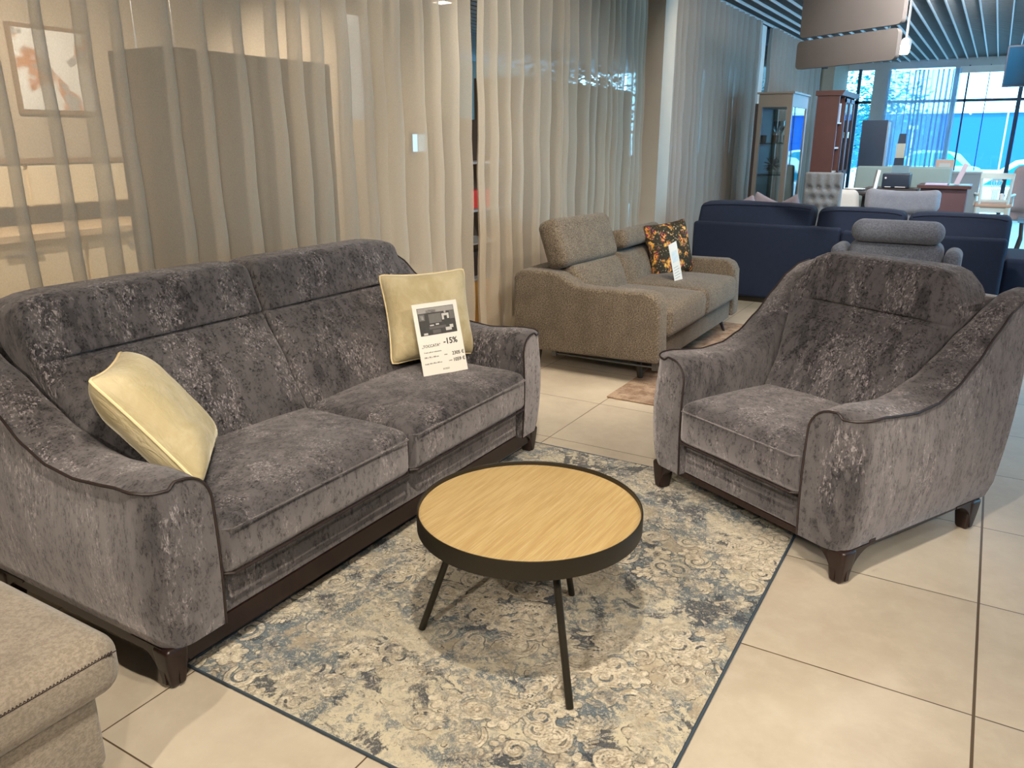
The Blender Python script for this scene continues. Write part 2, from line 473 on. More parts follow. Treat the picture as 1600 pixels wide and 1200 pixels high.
# far wall
struct('wall_far', MB().box(-2.9, 5, 17.98, 18.1, 2.78, 3.1).box(-2.32, -2.03, 17.9, 18.1, 0, 2.8).box(-.92, -.84, 17.95, 18.1, 0, 2.8), plain('far_wall_paint', (.48, .50, .50), .8))
fw = MB()
fw.box(-2.62, -2.56, 17.96, 18.04, 0, 2.8)
for x in (-.70, 1.0, 2.7, 4.4): fw.box(x, x + .03, 17.96, 18.04, 0, 2.8)
for x in (-.35,): fw.box(x, x + .015, 17.97, 18.03, 0, 2.8)
for x in (.16, 1.9, 3.6): fw.box(x, x + .07, 17.94, 18.06, 0, 2.8)
fw.box(-2.9, 5, 17.96, 18.04, 2.15, 2.20)
fw.box(-2.9, 5, 17.96, 18.04, 0, .08)
w3 = struct('window_3', fw, MULL)
MB().box(-2.9, 5, 18.0, 18.01, .08, 2.8).build('glass_pane', GLASS, w3, False)
MB().box(-.84, 5, 17.93, 17.95, 2.66, 2.78).build('roller_blind', LIGHTW, w3, False)

# ------------------------------------------------------------------ curtains
def curtain(name, m, x0, ya, yb, z0, z1, wave, amp, seed, label, lean=0.0, dirx=False, group='floor length sheer curtains', fold=.42):
    rnd = random.Random(seed)
    L = abs(yb - ya); nf = max(3, int(L / wave)); per = 16
    ws = [rnd.uniform(.55, 1.5) for _ in range(nf)]; S = sum(ws); ws = [w * L / S for w in ws]
    am = [amp * rnd.uniform(.5, 1.1) for _ in range(nf)]
    sk = [rnd.uniform(-.25, .25) for _ in range(nf)]
    dr = [rnd.uniform(-1, 1) * .035 for _ in range(nf)]
    fk = [fold * wave * rnd.uniform(.55, 1.3) for _ in range(nf)]
    rows = 14; vs = []; fs = []
    cols = []
    pos = ya
    for i in range(nf):
        for k in range(per):
            t = k / per
            cols.append((pos + ws[i] * t, i, t))
        pos += ws[i]
    cols.append((yb, nf - 1, 1.0))
    for r in range(rows + 1):
        q = r / rows; z = z0 + (z1 - z0) * q
        for (yy, i, t) in cols:
            flare = (1 - q)
            j = min(i + 1, nf - 1)
            a = am[i] * (1 - t) + am[j] * t
            ph = 2 * PI * (t + sk[i] * math.sin(PI * t) * .3)
            xx = a * (.75 + .4 * flare) * math.sin(ph + 1.2) + .006 * math.sin(9 * z + i)
            d = dr[i] * (1 - t) + dr[j] * t
            kk = fk[i] * (1 - t) + fk[j] * t
            ys = yy + kk * math.sin(ph) * (.8 + .2 * flare) + d * flare + lean * (q - .5)
            xo = x0 + xx
            vs.append((xo, ys, z) if not dirx else (ys, xo, z))
    n = len(cols)
    for r in range(rows):
        for c in range(n - 1):
            fs.append((r * n + c, r * n + c + 1, (r + 1) * n + c + 1, (r + 1) * n + c))
    mb = MB(); mb.v = vs; mb.f = fs
    o = mb.build(name, m, None, True, 180, fix=False)
    return tag(o, label, 'curtain', group)

curtain('sheer_curtain', SHEER, -2.87, -.6, 4.30, .02, CEIL, .16, .046, 3, 'beige sheer curtain panel hanging behind the large grey velvet sofa')
curtain('sheer_curtain', SHEER, -2.87, 4.37, 7.12, .02, CEIL, .145, .042, 5, 'beige sheer curtain panel hanging behind the taupe sofa with raised headrest', fold=.30)
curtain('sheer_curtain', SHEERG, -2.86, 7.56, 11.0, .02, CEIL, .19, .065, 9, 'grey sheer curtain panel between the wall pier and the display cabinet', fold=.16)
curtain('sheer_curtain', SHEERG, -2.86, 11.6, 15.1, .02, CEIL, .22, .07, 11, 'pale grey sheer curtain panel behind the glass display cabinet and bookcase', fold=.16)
curtain('sheer_curtain', FARSHEER, 17.82, -2.05, -.80, .02, 2.74, .085, .03, 13, 'blue-lit sheer curtain panel across the far window wall', dirx=True)

# ------------------------------------------------------------------ velvet sofa and armchair
def velvet_seat(name, label, cat, loc, rotz, Wd, nseat, vs_=1.0, rail=.05, with_tag=False):
    t = thing(name, label, cat, loc, rotz)
    ZB = .125; AW = .20
    D0, D1 = .88 * vs_, .93 * vs_
    ztab = [(0, .606), (.04, .613), (.10, .615), (.18, .606), (.28, .598), (.40, .610), (.50, .65), (.60, .722), (.70, .815), (.78, .885), (.86, .925), (.93, .935)]
    def ztop(v): return interp(ztab, v / vs_)
    def aw(v): return interp([(0, AW), (.42, AW), (.60, .165), (.78, .115), (.95, .10)], v / vs_)
    # arms: lofted rows from the front to the back
    def arm(side):
        mb = MB(); rf = .07
        vlist = [0, .002, .006, .012, .022, .036, .052, .07] + [.07 + (D1 - .07) * i / 44 for i in range(1, 45)]
        ring = 0; rows = []
        for v in vlist:
            e = max(0, 1 - v / rf); ins = rf * (1 - math.sqrt(max(0, 1 - e * e)))
            zt = ztop(v); w = aw(v)
            rin = interp([(0, .085), (.3, .075), (.6, .05), (.9, .03)], v / vs_)
            pts = []
            # outer side, bottom to top
            nz = 12
            for k in range(nz + 1):
                q = k / nz; z = ZB + (zt - .014 - ZB) * q
                bow = .016 * math.sin(PI * min(1, q * 1.1)) - .012 * (1 - q) ** 3
                u = -bow + ins + .004
                if k == 0: u += .012
                pts.append((u, z))
            # crown to the inner corner
            uo = pts[-1][0]; n1 = 8
            for k in range(1, n1 + 1):
                q = k / n1; u = uo + (w - rin - uo) * q
                z = zt - .014 + .014 * (1 - math.cos(q * PI)) / 2 + .006 * math.sin(q * PI) ** 2
                pts.append((u, z))
            for k in range(1, 8):
                a = PI / 2 * k / 7
                pts.append((w - rin + rin * math.sin(a), zt - rin * (1 - math.cos(a))))
            zi = zt - rin
            for k in range(1, 8):
                q = k / 7; pts.append((w, zi + (ZB - zi) * q))
            # lean of the rear edge
            lean_v = []
            for (u, z) in pts:
                vv = v
                if v > .6 * vs_:
                    vv = v - (D1 - D0) * (v - .6 * vs_) / (D1 - .6 * vs_) * max(0, 1 - (z - ZB) / .75)
                bul = -.010 * math.sin(PI * min(1, max(0, (z - ZB) / (zt - ZB)))) if v < .06 else 0
                lean_v.append((u, vv + bul * max(0, 1 - v / .06), z))
            rows.append(lean_v)
        n = len(rows[0]); vsx = []; fs = []
        for rw_ in rows:
            for (u, v, z) in rw_:
                uu = u if side < 0 else Wd - u
                vsx.append((uu, v, z))
        for i in range(len(rows) - 1):
            for k in range(n - 1):
                fs.append((i * n + k, i * n + k + 1, (i + 1) * n + k + 1, (i + 1) * n + k))
        mb.add(vsx, fs)
        def cap(row):
            # strips of quads between the outer side and the inner side
            L = [p for p in row]
            a, b_ = 0, n - 1
            idx0 = len(mb.v)
            # centre column
            f2 = []
            base = 0 if row is rows[0] else (len(rows) - 1) * n
            while b_ - a > 2:
                f2.append((base + a, base + a + 1, base + b_ - 1, base + b_)); a += 1; b_ -= 1
            f2.append(tuple(base + i for i in range(a, b_ + 1)))
            mb.f += f2
        cap(rows[0]); cap(rows[-1])
        o = mb.build('armrest', VEL, t, True, 50)
        o.data.materials.append(VEL_SHADED)                     # top and inner panel inside the piping: darker copy paints in its shade
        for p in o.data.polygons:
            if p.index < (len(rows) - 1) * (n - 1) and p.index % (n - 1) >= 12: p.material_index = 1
        # piping: up the inner front edge, over the front, back along the outer top edge
        pth = []
        for k in range(n - 1, 11, -1):
            u, v, z = rows[0][k]; pth.append((u, v - .001, z))
        for r_ in rows[1:]:
            u, v, z = r_[12]; pth.append((u - .001, v, z + .001))
        pth = [((p[0] if side < 0 else Wd - p[0]), p[1], p[2]) for p in pth]
        MB().tube(pth, .0042, 6).build('piping', PIPE, o)
        return o
    arm(-1); ar = arm(1)
    # base front rail and body
    mb = MB().rbox((Wd / 2, (.035 + D0 * .95) / 2, (ZB + .275) / 2), (Wd - 2 * AW + .03, D0 * .95 - .035, .275 - ZB), .012)
    mb.build('base', VEL, t)
    # back shell between the arms
    def shell(p, h):
        q = (p.z + h[2]) / (2 * h[2]); return (p.x, p.y + (D1 - D0) * q, p.z)
    MB().rbox((Wd / 2, D0 - .055, (ZB + .90) / 2), (Wd - .05, .09, .90 - ZB), .03, 4, (2, 1, 6), de=shell).build('back_shell', VEL, t)
    # seat cushions
    inner = Wd - 2 * AW; cw = inner / nseat
    for i in range(nseat):
        cx = AW + cw * (i + .5)
        def de(p, h):
            x, y_, z = p
            fx = max(0, 1 - abs(x / h[0]) ** 2.6); fy = max(0, 1 - abs(y_ / h[1]) ** 2.6)
            if z > 0: z += .028 * (z / h[2]) * fx * fy
            if y_ < 0:
                y_ -= .014 * (1 - (z / h[2]) ** 2 if abs(z) < h[2] else 0) * fx
            # soft roll of the upper front edge
            z -= .012 * max(0, (-y_ / h[1] - .72) / .28) ** 2 * (1 if z > 0 else 0)
            z += .0025 * mnoise.noise(Vector((x * 7 + i * 3, y_ * 7, 0)))
            return (x, y_, z)
        d = .56; hz = .175
        c = MB().rbox((cx, -.022 + d / 2, .275 + hz / 2), (cw - .004, d, hz), .03, 4, (14, 14, 4), de=de).build('seat_cushion', VEL, t)
        c.data.materials.append(VEL_SHADED)                     # top panel above the boxing seam, its shade put into the colour
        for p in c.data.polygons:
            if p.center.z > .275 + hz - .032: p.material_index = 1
        for zz, rr in ((.275 + .006, .0045), (.275 + hz - .031, .0028)):
            yf = -.026 if zz < .3 else -.030
            a = cw / 2 - .008
            pts = [(cx - a + .002, yf + .06, zz), (cx - a + .002, yf + .022, zz), (cx - a + .02, yf + .003, zz)]
            pts += [(cx - a + .02 + (2 * a - .04) * k / 10, yf - (.004 if zz > .3 else 0), zz) for k in range(11)]
            pts += [(cx + a - .02, yf + .003, zz), (cx + a - .002, yf + .022, zz), (cx + a - .002, yf + .06, zz)]
            MB().tube(pts, rr, 6).build('piping', PIPE if zz < .3 else VEL, c)
    # back cushions with a head roll
    fl = .055 if nseat > 1 else .075
    Z0, Z1, ZS = .40, 1.0, .805
    bw0 = inner / nseat
    for i in range(nseat):
        cx = AW + bw0 * (i + .5)
        th = .165
        def de(p, h, i=i):
            x, y_, z = p
            q = (z + h[2]) / (2 * h[2]); Z = Z0 + (Z1 - Z0) * q
            # flare outwards on the outer side
            f = fl * max(0, min(1, (Z - .56) / .28)) ** 1.3
            if i == 0: x -= f * (.5 - x / (2 * h[0]))
            if i == nseat - 1: x += f * (.5 + x / (2 * h[0]))
            front = max(0, min(1, .5 - y_ / (2 * h[1]) * 1.3))
            fx = max(0, 1 - abs(x / (h[0] * 1.02)) ** 8)
            y_ += front * (.024 * math.exp(-((Z - ZS) / .008) ** 2) * (.25 + .75 * fx) - .010 * math.sin(PI * max(0, min(1, (Z - ZS) / (Z1 - ZS)))) * fx - .022 * math.sin(PI * max(0, min(1, (Z - .45) / (ZS - .45)))) * fx)
            lean = interp([(0, 0), (.35, .105), (.66, .205), (.85, .250), (1, .272)], q)
            y_ += lean * vs_
            z -= (.012 if nseat > 1 else .022) * max(0, (abs(x) / h[0] - .6) / .4) ** 4 * max(0, (q - .8) / .2)
            return (x, y_, z)
        o = MB().rbox((cx, .425 * vs_ + .005 + th / 2, (Z0 + Z1) / 2), (bw0 - .003, th, Z1 - Z0), .032, 5, (16, 3, 70), de=de).build('back_cushion', VEL_SHADED, t)  # shade of the backs comes from the darkened velvet copy
    # legs: corner posts with curved brackets, plus a rail on the visible sides
    def leg(lx, ly, sx, sy):
        mb = MB(); H = ZB + .004
        def post(p, h):
            q = 1 - (p.z + h[2]) / (2 * h[2])
            k = 1 - .36 * max(0, q) ** 1.4
            return (p.x * k, p.y * k, p.z)
        mb.rbox((lx + sx * .048, ly + sy * .048, H / 2), (.072, .072, H), .014, 3, (1, 1, 6), de=post)
        pl = []
        for k in range(11):
            a = PI / 2 * k / 10
            pl.append((.060 + .115 * (1 - math.cos(a)), .012 + (H - .020) * math.sin(a)))
        prof = [(.045, H)] + [(.045, .012)] + pl + [(.178, H)]
        mb.prism([(lx + sx * u, z) for u, z in prof], 1, ly + sy * .018, ly + sy * .052)
        mb.prism([(ly + sy * u, z) for u, z in prof], 0, lx + sx * .018, lx + sx * .052)
        mb.build('leg', WOOD, t, True, 30)
    for lx, sx in ((.0, 1), (Wd, -1)):
        leg(lx + sx * .004, .004, sx, 1); leg(lx + sx * .004, D0 - .02, sx, -1)
    rl = MB()
    rl.box(.09, Wd - .09, .03, .06, ZB - rail, ZB + .003).box(.09, Wd - .09, D0 - .09, D0 - .06, ZB - .02, ZB + .003)
    rl.box(.03, .06, .09, D0 - .09, ZB - rail * .5, ZB + .003).box(Wd - .06, Wd - .03, .09, D0 - .09, ZB - rail * .5, ZB + .003)
    rl.build('base_rail', WOOD, t, False)
    if with_tag:
        MB().box(Wd + .0095, Wd + .0125, .10, .132, .162, .172).build('maker_tag', PIPE, t, False)
    return t

velvet_seat('velvet_sofa', 'large grey velvet two-seat sofa with mottled fabric and dark piping in front of the curtains', 'sofa', (-1.70, 1.05, 0), PI / 2, 2.1, 2, 1.05, .065)
velvet_seat('velvet_armchair', 'grey velvet armchair with mottled fabric and dark wooden legs at the rug corner', 'armchair', (-1.11, 3.013, 0), math.radians(-27.9), 1.0, 1, 1.0, .02, True)

# ------------------------------------------------------------------ cushions
def pillow(name, label, w, h, thick, m, pm, origin, xa, za, seed=1, group=None, cat='cushion', pipe_r=.0045):
    """square pillow: face plane spanned by x (width) and z (height), y = thickness"""
    rnd = random.Random(seed); N = 30
    def pt(a, b_, sd):
        k = .07
        x = a * (1 - k * (1 - a * a) * 0 - k * (1 - b_ * b_) * abs(a) ** 3)
        z = b_ * (1 - k * (1 - a * a) * abs(b_) ** 3)
        e = max(0, (1 - a ** 4)) * max(0, (1 - b_ ** 4))
        t = thick / 2 * e ** .55
        wr = .006 * mnoise.noise(Vector((a * 3 + seed, b_ * 3, sd))) + .004 * mnoise.noise(Vector((a * 9 + seed, b_ * 2, sd)))
        rc = .06
        aa, bb = abs(a), abs(b_)
        if aa > 1 - rc * 2 and bb > 1 - rc * 2:
            cut = ((aa - 1 + rc * 2) * (bb - 1 + rc * 2)) / (4 * rc * rc) * .028
            x -= math.copysign(cut, a); z -= math.copysign(cut, b_)
        return (x * w / 2, sd * t + wr * e, z * h / 2)
    vs = []; fs = []; idx = {}
    g = [math.sin(PI / 2 * (-1 + 2 * i / N)) for i in range(N + 1)]
    for sd in (-1, 1):
        for i in range(N + 1):
            for j in range(N + 1):
                if sd > 0 and (i in (0, N) or j in (0, N)): idx[(sd, i, j)] = idx[(-1, i, j)]; continue
                idx[(sd, i, j)] = len(vs); vs.append(pt(g[i], g[j], sd))
        for i in range(N):
            for j in range(N):
                q = [idx[(sd, i, j)], idx[(sd, i + 1, j)], idx[(sd, i + 1, j + 1)], idx[(sd, i, j + 1)]]
                fs.append(tuple(q if sd < 0 else q[::-1]))
    root = thing(name, label, cat, group=group)
    MB().add(vs, fs).build('cover', m, root, True, 80)
    if pm:
        per = [pt(g[i], -1, 1) for i in range(N)] + [pt(1, g[j], 1) for j in range(N)] + [pt(g[i], 1, 1) for i in range(N, 0, -1)] + [pt(-1, g[j], 1) for j in range(N, 0, -1)]
        MB().tube(per, pipe_r, 6, closed=True).build('piping', pm, root)
    place(root, origin, xa, za)
    return root

A = Vector((-2.05, 1.20, .815)); B = Vector((-2.34, 1.48, .79)); Cc = Vector((-2.08, 1.55, .49)); Dd = A + Cc - B
ctr = (A + B + Cc + Dd) / 4
pillow('cream_cushion', 'cream yellow velvet cushion leaning in the near corner of the large grey sofa', .42, .42, .17, CREAM, CPIPE, ctr, B - A, A - Dd, 3)
bl = Vector((-2.165, 2.60, .49)); br = Vector((-1.965, 2.975, .485))
nrm = Vector((.88, -.47, 0))
up = Vector((0, 0, .40)) - nrm * .12
pillow('cream_cushion', 'cream yellow velvet cushion standing upright behind the white price sign', .425, .40, .13, CREAM, CPIPE, (bl + br) / 2 + up / 2 - nrm * .0, br - bl, up, 8)

# ------------------------------------------------------------------ price sign
def text_mesh(body, size, T, m, parent, name, depth=.0006, align='LEFT', sx=1.0, bold=0.0):
    cu = bpy.data.curves.new('t', 'FONT'); cu.body = body; cu.size = size; cu.extrude = depth; cu.align_x = align; cu.offset = bold
    to = bpy.data.objects.new('t', cu); COL.objects.link(to)
    bpy.context.view_layer.update()
    dg = bpy.context.evaluated_depsgraph_get()
    me = bpy.data.meshes.new_from_object(to.evaluated_get(dg))
    bpy.data.objects.remove(to)
    for v in me.vertices: v.co = T(Vector((v.co.x * sx, v.co.y, v.co.z)))
    me.name = name; me.materials.clear(); me.materials.append(m)
    o = bpy.data.objects.new(name, me); COL.objects.link(o); o.parent = parent
    return o
s_bl = Vector((-1.975, 2.575, .474)); s_br = Vector((-1.885, 2.787, .474))
sn = Vector((.92, -.39, 0))
sroot = thing('price_sign', 'white price sign with a printed photo leaning on the cream cushion', 'sign')
place(sroot, (s_bl + s_br) / 2, s_br - s_bl, Vector((0, 0, 1)) - sn * .30)
# local: x right, y = z cross x, z up.  front is -y
PAPER = plain('paper', (.70, .67, .60), .5, var=.02); INK = plain('ink', (.03, .028, .026), .7)
SW, SH = .225, .315
MB().box(-SW / 2, SW / 2, -.0015, .0015, 0, SH).box(-SW / 2, SW / 2, .0, .055, 0, .0015).build('board', PAPER, sroot, False)
ph = MB().box(-.092, .092, -.0022, -.0014, .175, .295).build('printed_photo', plain('photo_dark_grey', (.05, .047, .043), .5, var=.5, scale=30), sroot, False)
def photo_bits(cname, col, rects):
    for (x0, x1, z0, z1) in rects: MB().box(x0, x1, -.0026, -.0021, z0, z1).build(cname, plain(cname + '_grey', col, .6, var=.15, scale=40), ph, False)
photo_bits('photo_wall_patch', (.30, .28, .26), [(-.090, .090, .272, .293), (-.050, .0, .272, .285)])
photo_bits('photo_window_frame', (.14, .13, .12), [(-.040, .022, .226, .266), (-.088, -.060, .240, .268), (.066, .090, .235, .270)])
photo_bits('photo_light_patch', (.50, .48, .44), [(.026, .036, .235, .262), (.052, .062, .238, .262), (.036, .052, .252, .262), (-.040, -.020, .214, .219), (-.010, .006, .216, .222), (.036, .066, .186, .200), (.058, .076, .196, .210), (-.076, -.056, .178, .186), (-.080, -.066, .245, .262)])
photo_bits('photo_table', (.11, .10, .095), [(-.045, .040, .200, .211), (-.030, .010, .180, .196)])
hd = MB().lathe([(0, -.0003), (.0052, -.0003), (.0052, .0003), (0, .0003)], 14, T=lambda p: Vector((p.x + .044, p.z - .0026, p.y * 1.2 + .269))).build('photo_head', plain('photo_head_grey', (.34, .31, .29), .6), ph, False)
TT = lambda x, z, rot=0: (lambda p: Vector((x + p.x, -.0018 - p.z, z + p.y)))
for body, size, x, z, bd in (('-15%', .036, .012, .128, .0008), ('\u201eTOCCATA\u201c', .0165, -.098, .124, .0002), ('2305 \u20ac', .021, .046, .076, .0004), ('1059 \u20ac', .021, .046, .047, .0004),
                             ('2-seat sofa, sleeping function', .0085, -.092, .100, 0), ('208 x 98 x 100 cm', .0095, -.095, .078, 0), ('price', .009, .005, .080, 0),
                             ('Armchair 100 x 98 x 100 cm', .0085, -.097, .051, 0), ('price', .009, .024, .051, 0)):
    if 'sofa' in body: body = '2-sed. sofa ar mehanismu'
    if 'Armch' in body: body = 'Fotelj 100 x 98 x 100 cm'
    if body == 'price': body = 'cena'
    text_mesh(body, size, TT(x, z), INK, sroot, 'lettering', .0004, bold=bd)
text_mesh('ROSSO', .0105, TT(-.012, .018), INK, sroot, 'lettering', .0004)

# ------------------------------------------------------------------ coffee table
TC = Vector((-1.003, 1.785, 0)); TR = .323; TZ = .450
ct = thing('coffee_table', 'round oak coffee table with black metal rim and three thin black legs', 'coffee table', TC)
MB().lathe([(0, TZ - .030), (TR - .005, TZ - .030), (TR - .005, TZ - .014), (0, TZ - .014)], 96).build('tabletop', OAK, ct, True, 30)
MB().lathe([(TR - .004, TZ - .002), (TR - .002, TZ), (TR, TZ - .001), (TR + .001, TZ - .004), (TR + .001, TZ - .054), (TR - .004, TZ - .057), (TR - .05, TZ - .057), (TR - .05, TZ - .052), (TR - .006, TZ - .050), (TR - .005, TZ - .03), (TR - .004, TZ - .002)], 96, caps=False).build('rim', BLACKM, ct, True, 40)
for (fx, fy) in ((-1.302, 1.645), (-.750, 1.561), (-.990, 2.052)):
    f = Vector((fx, fy, 0)) - TC; tp = f * .60
    MB().tube([(tp.x, tp.y, TZ - .055), (f.x, f.y, .012)], .0105, 14).build('leg', BLACKM, ct)

# ------------------------------------------------------------------ rug with carved scrolls
def rug():
    X0, X1, Y0, Y1 = -1.785, -.444, 1.165, 3.195
    nx, ny = 336, 500
    xs = np.linspace(X0, X1, nx); ys = np.linspace(Y0, Y1, ny)
    GX, GY = np.meshgrid(xs, ys)
    sdf = np.full(GX.shape, .05); line = np.full(GX.shape, .05)
    dx = xs[1] - xs[0]; dy = ys[1] - ys[0]
    def disc(x, y, r, core=True):
        R = r + .03
        i0 = max(0, int((x - R - X0) / dx)); i1 = min(nx, int((x + R - X0) / dx) + 2)
        j0 = max(0, int((y - R - Y0) / dy)); j1 = min(ny, int((y + R - Y0) / dy) + 2)
        if i0 >= i1 or j0 >= j1: return
        d = np.hypot(GX[j0:j1, i0:i1] - x, GY[j0:j1, i0:i1] - y)
        sdf[j0:j1, i0:i1] = np.minimum(sdf[j0:j1, i0:i1], d - r)
        if core: line[j0:j1, i0:i1] = np.minimum(line[j0:j1, i0:i1], d)
    rnd = random.Random(21)
    def spiral(x, y, ang, size, hand):
        n = 70
        for k in range(n):
            t = k / (n - 1)
            # stem then curl
            th = hand * (t ** 1.6) * 3.6 * PI
            rad = size * (1 - t) ** .85 * .5
            cx = x + math.cos(ang) * size * .5 ; cy = y + math.sin(ang) * size * .5
            a = ang + PI + th
            disc(cx + rad * math.cos(a), cy + rad * math.sin(a), size * (.040 + .050 * math.sin(PI * t ** .8)))
        disc(x + math.cos(ang) * size * .5, y + math.sin(ang) * size * .5, size * .09)
    def leaf(x, y, ang, L, bend):
        n = 9; px, py = x, y; a = ang
        for k in range(n):
            t = k / (n - 1)
            px += math.cos(a) * L / n; py += math.sin(a) * L / n; a += bend / n
            w = L * .17 * math.sin(PI * (.12 + .80 * t)) ** .8
            disc(px, py, L * .035)
            for sd in (-1, 1):
                b_ = a + sd * 1.0
                for q in (.45, .75, 1.0):
                    disc(px + math.cos(b_) * w * q * 1.3, py + math.sin(b_) * w * q * 1.3, w * .30 * (1.15 - .4 * q), True)
    def flower(x, y, R, n=6, ph=0):
        for k in range(n):
            a = ph + 2 * PI * k / n
            for q in (.55, .8):
                disc(x + math.cos(a) * R * q, y + math.sin(a) * R * q, R * .27, False)
            for q in np.linspace(.15, .85, 5):
                aa = a + PI / n
                i = (x + math.cos(aa) * R * q, y + math.sin(aa) * R * q)
                disc(i[0], i[1], R * .06)
        for k in range(12):
            a = 2 * PI * k / 12; disc(x + math.cos(a) * R * .2, y + math.sin(a) * R * .2, R * .05)
    def cluster(x, y, ang, s):
        flower(x, y, .048 * s, 6, ang)
        for k in range(5):
            a = ang + (k - 2) * .95 + rnd.uniform(-.2, .2)
            r = .068 * s
            if k % 2: leaf(x + math.cos(a) * r * .8, y + math.sin(a) * r * .8, a, .135 * s, rnd.choice((-1.1, 1.1)))
            else: spiral(x + math.cos(a) * r, y + math.sin(a) * r, a, .105 * s, rnd.choice((-1, 1)))
        flower(x + math.cos(ang + 2.9) * .11 * s, y + math.sin(ang + 2.9) * .11 * s, .036 * s, 5, ang + 1)
    step = .235
    j = 0; yy = Y0 + .08
    while yy < Y1:
        xx = X0 + .10 + (j % 2) * .118
        while xx < X1:
            cluster(xx + rnd.uniform(-.04, .04), yy + rnd.uniform(-.04, .04), rnd.uniform(0, 2 * PI), rnd.uniform(.85, 1.2)); xx += step
        yy += .178; j += 1
    for k in range(60):
        x, y = rnd.uniform(X0, X1), rnd.uniform(Y0, Y1)
        (spiral if k % 2 else leaf)(x, y, rnd.uniform(0, 2 * PI), rnd.uniform(.08, .13), rnd.choice((-1, 1)))
    H = .009 + .0015 * (sdf < 0)
    co = np.stack([GX, GY, H], -1).reshape(-1, 3).astype(np.float32)
    I = np.arange(nx * ny).reshape(ny, nx)
    q = np.stack([I[:-1, :-1], I[:-1, 1:], I[1:, 1:], I[1:, :-1]], -1).reshape(-1, 4)
    me = bpy.data.meshes.new('pile')
    me.vertices.add(len(co)); me.vertices.foreach_set('co', co.ravel())
    me.loops.add(q.size); me.loops.foreach_set('vertex_index', q.ravel().astype(np.int32))
    me.polygons.add(len(q)); me.polygons.foreach_set('loop_start', (np.arange(len(q)) * 4).astype(np.int32))
    me.update(calc_edges=True)
    for nm, arr in (('motif', sdf), ('line', line)):
        a = me.attributes.new(nm, 'FLOAT', 'POINT'); a.data.foreach_set('value', arr.ravel().astype(np.float32))
    me.materials.append(rug_mat()); me.shade_smooth()
    root = thing('patterned_rug', 'cream and blue-grey damask rug with worn floral scrolls under the coffee table', 'rug', (0, 0, 0))
    o = bpy.data.objects.new('pile', me); COL.objects.link(o); o.parent = root
    MB().box(X0, X1, Y0, Y1, .0005, .0085).build('backing', plain('rug_backing', (.10, .09, .08), .9), root, False)
    BIND = plain('blue_grey_binding', (.045, .065, .085), .8)
    b_ = .006
    MB().tube([(X0, Y0, .006), (X1, Y0, .006), (X1, Y1, .006), (X0, Y1, .006)], b_, 8, closed=True).build('edge_binding', BIND, root)
rug()

# ------------------------------------------------------------------ taupe sofa with raised headrest
def taupe_sofa():
    t = thing('taupe_sofa', 'taupe melange sofa with one raised headrest and low arms against the curtains', 'sofa', (-1.57, 4.37, 0), PI / 2)
    Wd, D = 1.76, 1.02; ZB = .13; AW = .15
    prof = [(.0, ZB + .02), (.005, .30), (.012, .50), (.04, .555), (.10, .578), (.30, .575), (.50, .572), (.57, .580), (.63, .610), (.69, .640), (.76, .655), (.96, .650), (1.0, .635), (D, .60), (D, ZB)]
    for a, b_ in ((0, AW), (Wd - AW, Wd)):
        MB().prism(prof, 0, a, b_, .022, 4).build('armrest', BROWNF, t, True, 50)
    MB().rbox((Wd / 2, .46, .20), (Wd - 2 * AW + .02, .86, .14), .012).build('base', BROWNF, t)
    MB().rbox((Wd / 2, .93, .39), (Wd - 2 * AW + .02, .14, .52), .03).build('back_frame', BROWNF, t)
    cw = (Wd - 2 * AW) / 2
    for i in range(2):
        cx = AW + cw * (i + .5)
        def de(p, h):
            fx = max(0, 1 - abs(p.x / h[0]) ** 2.5); fy = max(0, 1 - abs(p.y / h[1]) ** 2.5)
            z = p.z + (.025 * fx * fy if p.z > 0 else 0)
            return (p.x, p.y - (.015 * fx * (1 - (p.z / h[2]) ** 2) if p.y < 0 and abs(p.z) < h[2] else 0), z)
        MB().rbox((cx, .33, .37), (cw - .004, .68, .19), .045, 4, (10, 10, 3), de=de).build('seat_cushion', BROWNF, t)
        def db(p, h):
            q = (p.z + h[2]) / (2 * h[2]); fx = max(0, 1 - abs(p.x / h[0]) ** 3)
            return (p.x, p.y + .10 * q - (.03 * fx * math.sin(PI * q) if p.y < 0 else 0), p.z)
        MB().rbox((cx, .64, .55), (cw - .004, .18, .25), .05, 4, (10, 2, 8), de=db).build('back_cushion', BROWNF, t)
    # raised headrest tilted back, and a folded one
    T1 = frame((.475, .775, .805), (1, -.02, -.02), (0, .36, 1))
    h1 = MB().rbox((0, 0, 0), (.82, .15, .32), .055, 4, (6, 2, 4), T=T1, de=lambda p, h: (p.x, p.y * (1 + .12 * (1 - (p.x / h[0]) ** 2)), p.z)).build('headrest', BROWNF, t)
    for sx in (.20, .72): MB().tube([(sx, .80, .60), (sx, .81, .70)], .007, 8).build('bracket', SILVER, h1)
    T2 = frame((1.285, .72, .755), (1, 0, 0), (0, .25, 1))
    MB().rbox((0, 0, 0), (.74, .20, .14), .055, 4, (6, 2, 3), T=T2).build('headrest', BROWNF, t)
    for x, y_, dx in ((.13, .16, .0), (Wd - .12, .10, .03)):
        m = BLACKM if x < .5 else WOOD
        MB().tube([(x, y_ + .02, ZB + .01), (x + dx, y_ - dx, .0)], [.020, .018 if x < .5 else .009], 10).build('leg', m, t)
    for x in (.13, Wd - .13): MB().tube([(x, .88, ZB + .01), (x, .90, 0)], [.016, .012], 10).build('leg', BLACKM, t)
    mb = MB().tube([(.10, .75, .10), (.10, .05, .10)], .007, 8).box(.08, .12, .04, .07, .085, .135).box(.08, .12, .74, .77, .085, .135)
    mb.build('folding_mechanism', plain('grey_steel', (.12, .12, .12), .4, .6), t)
taupe_sofa()
FLOR = floral_mat()
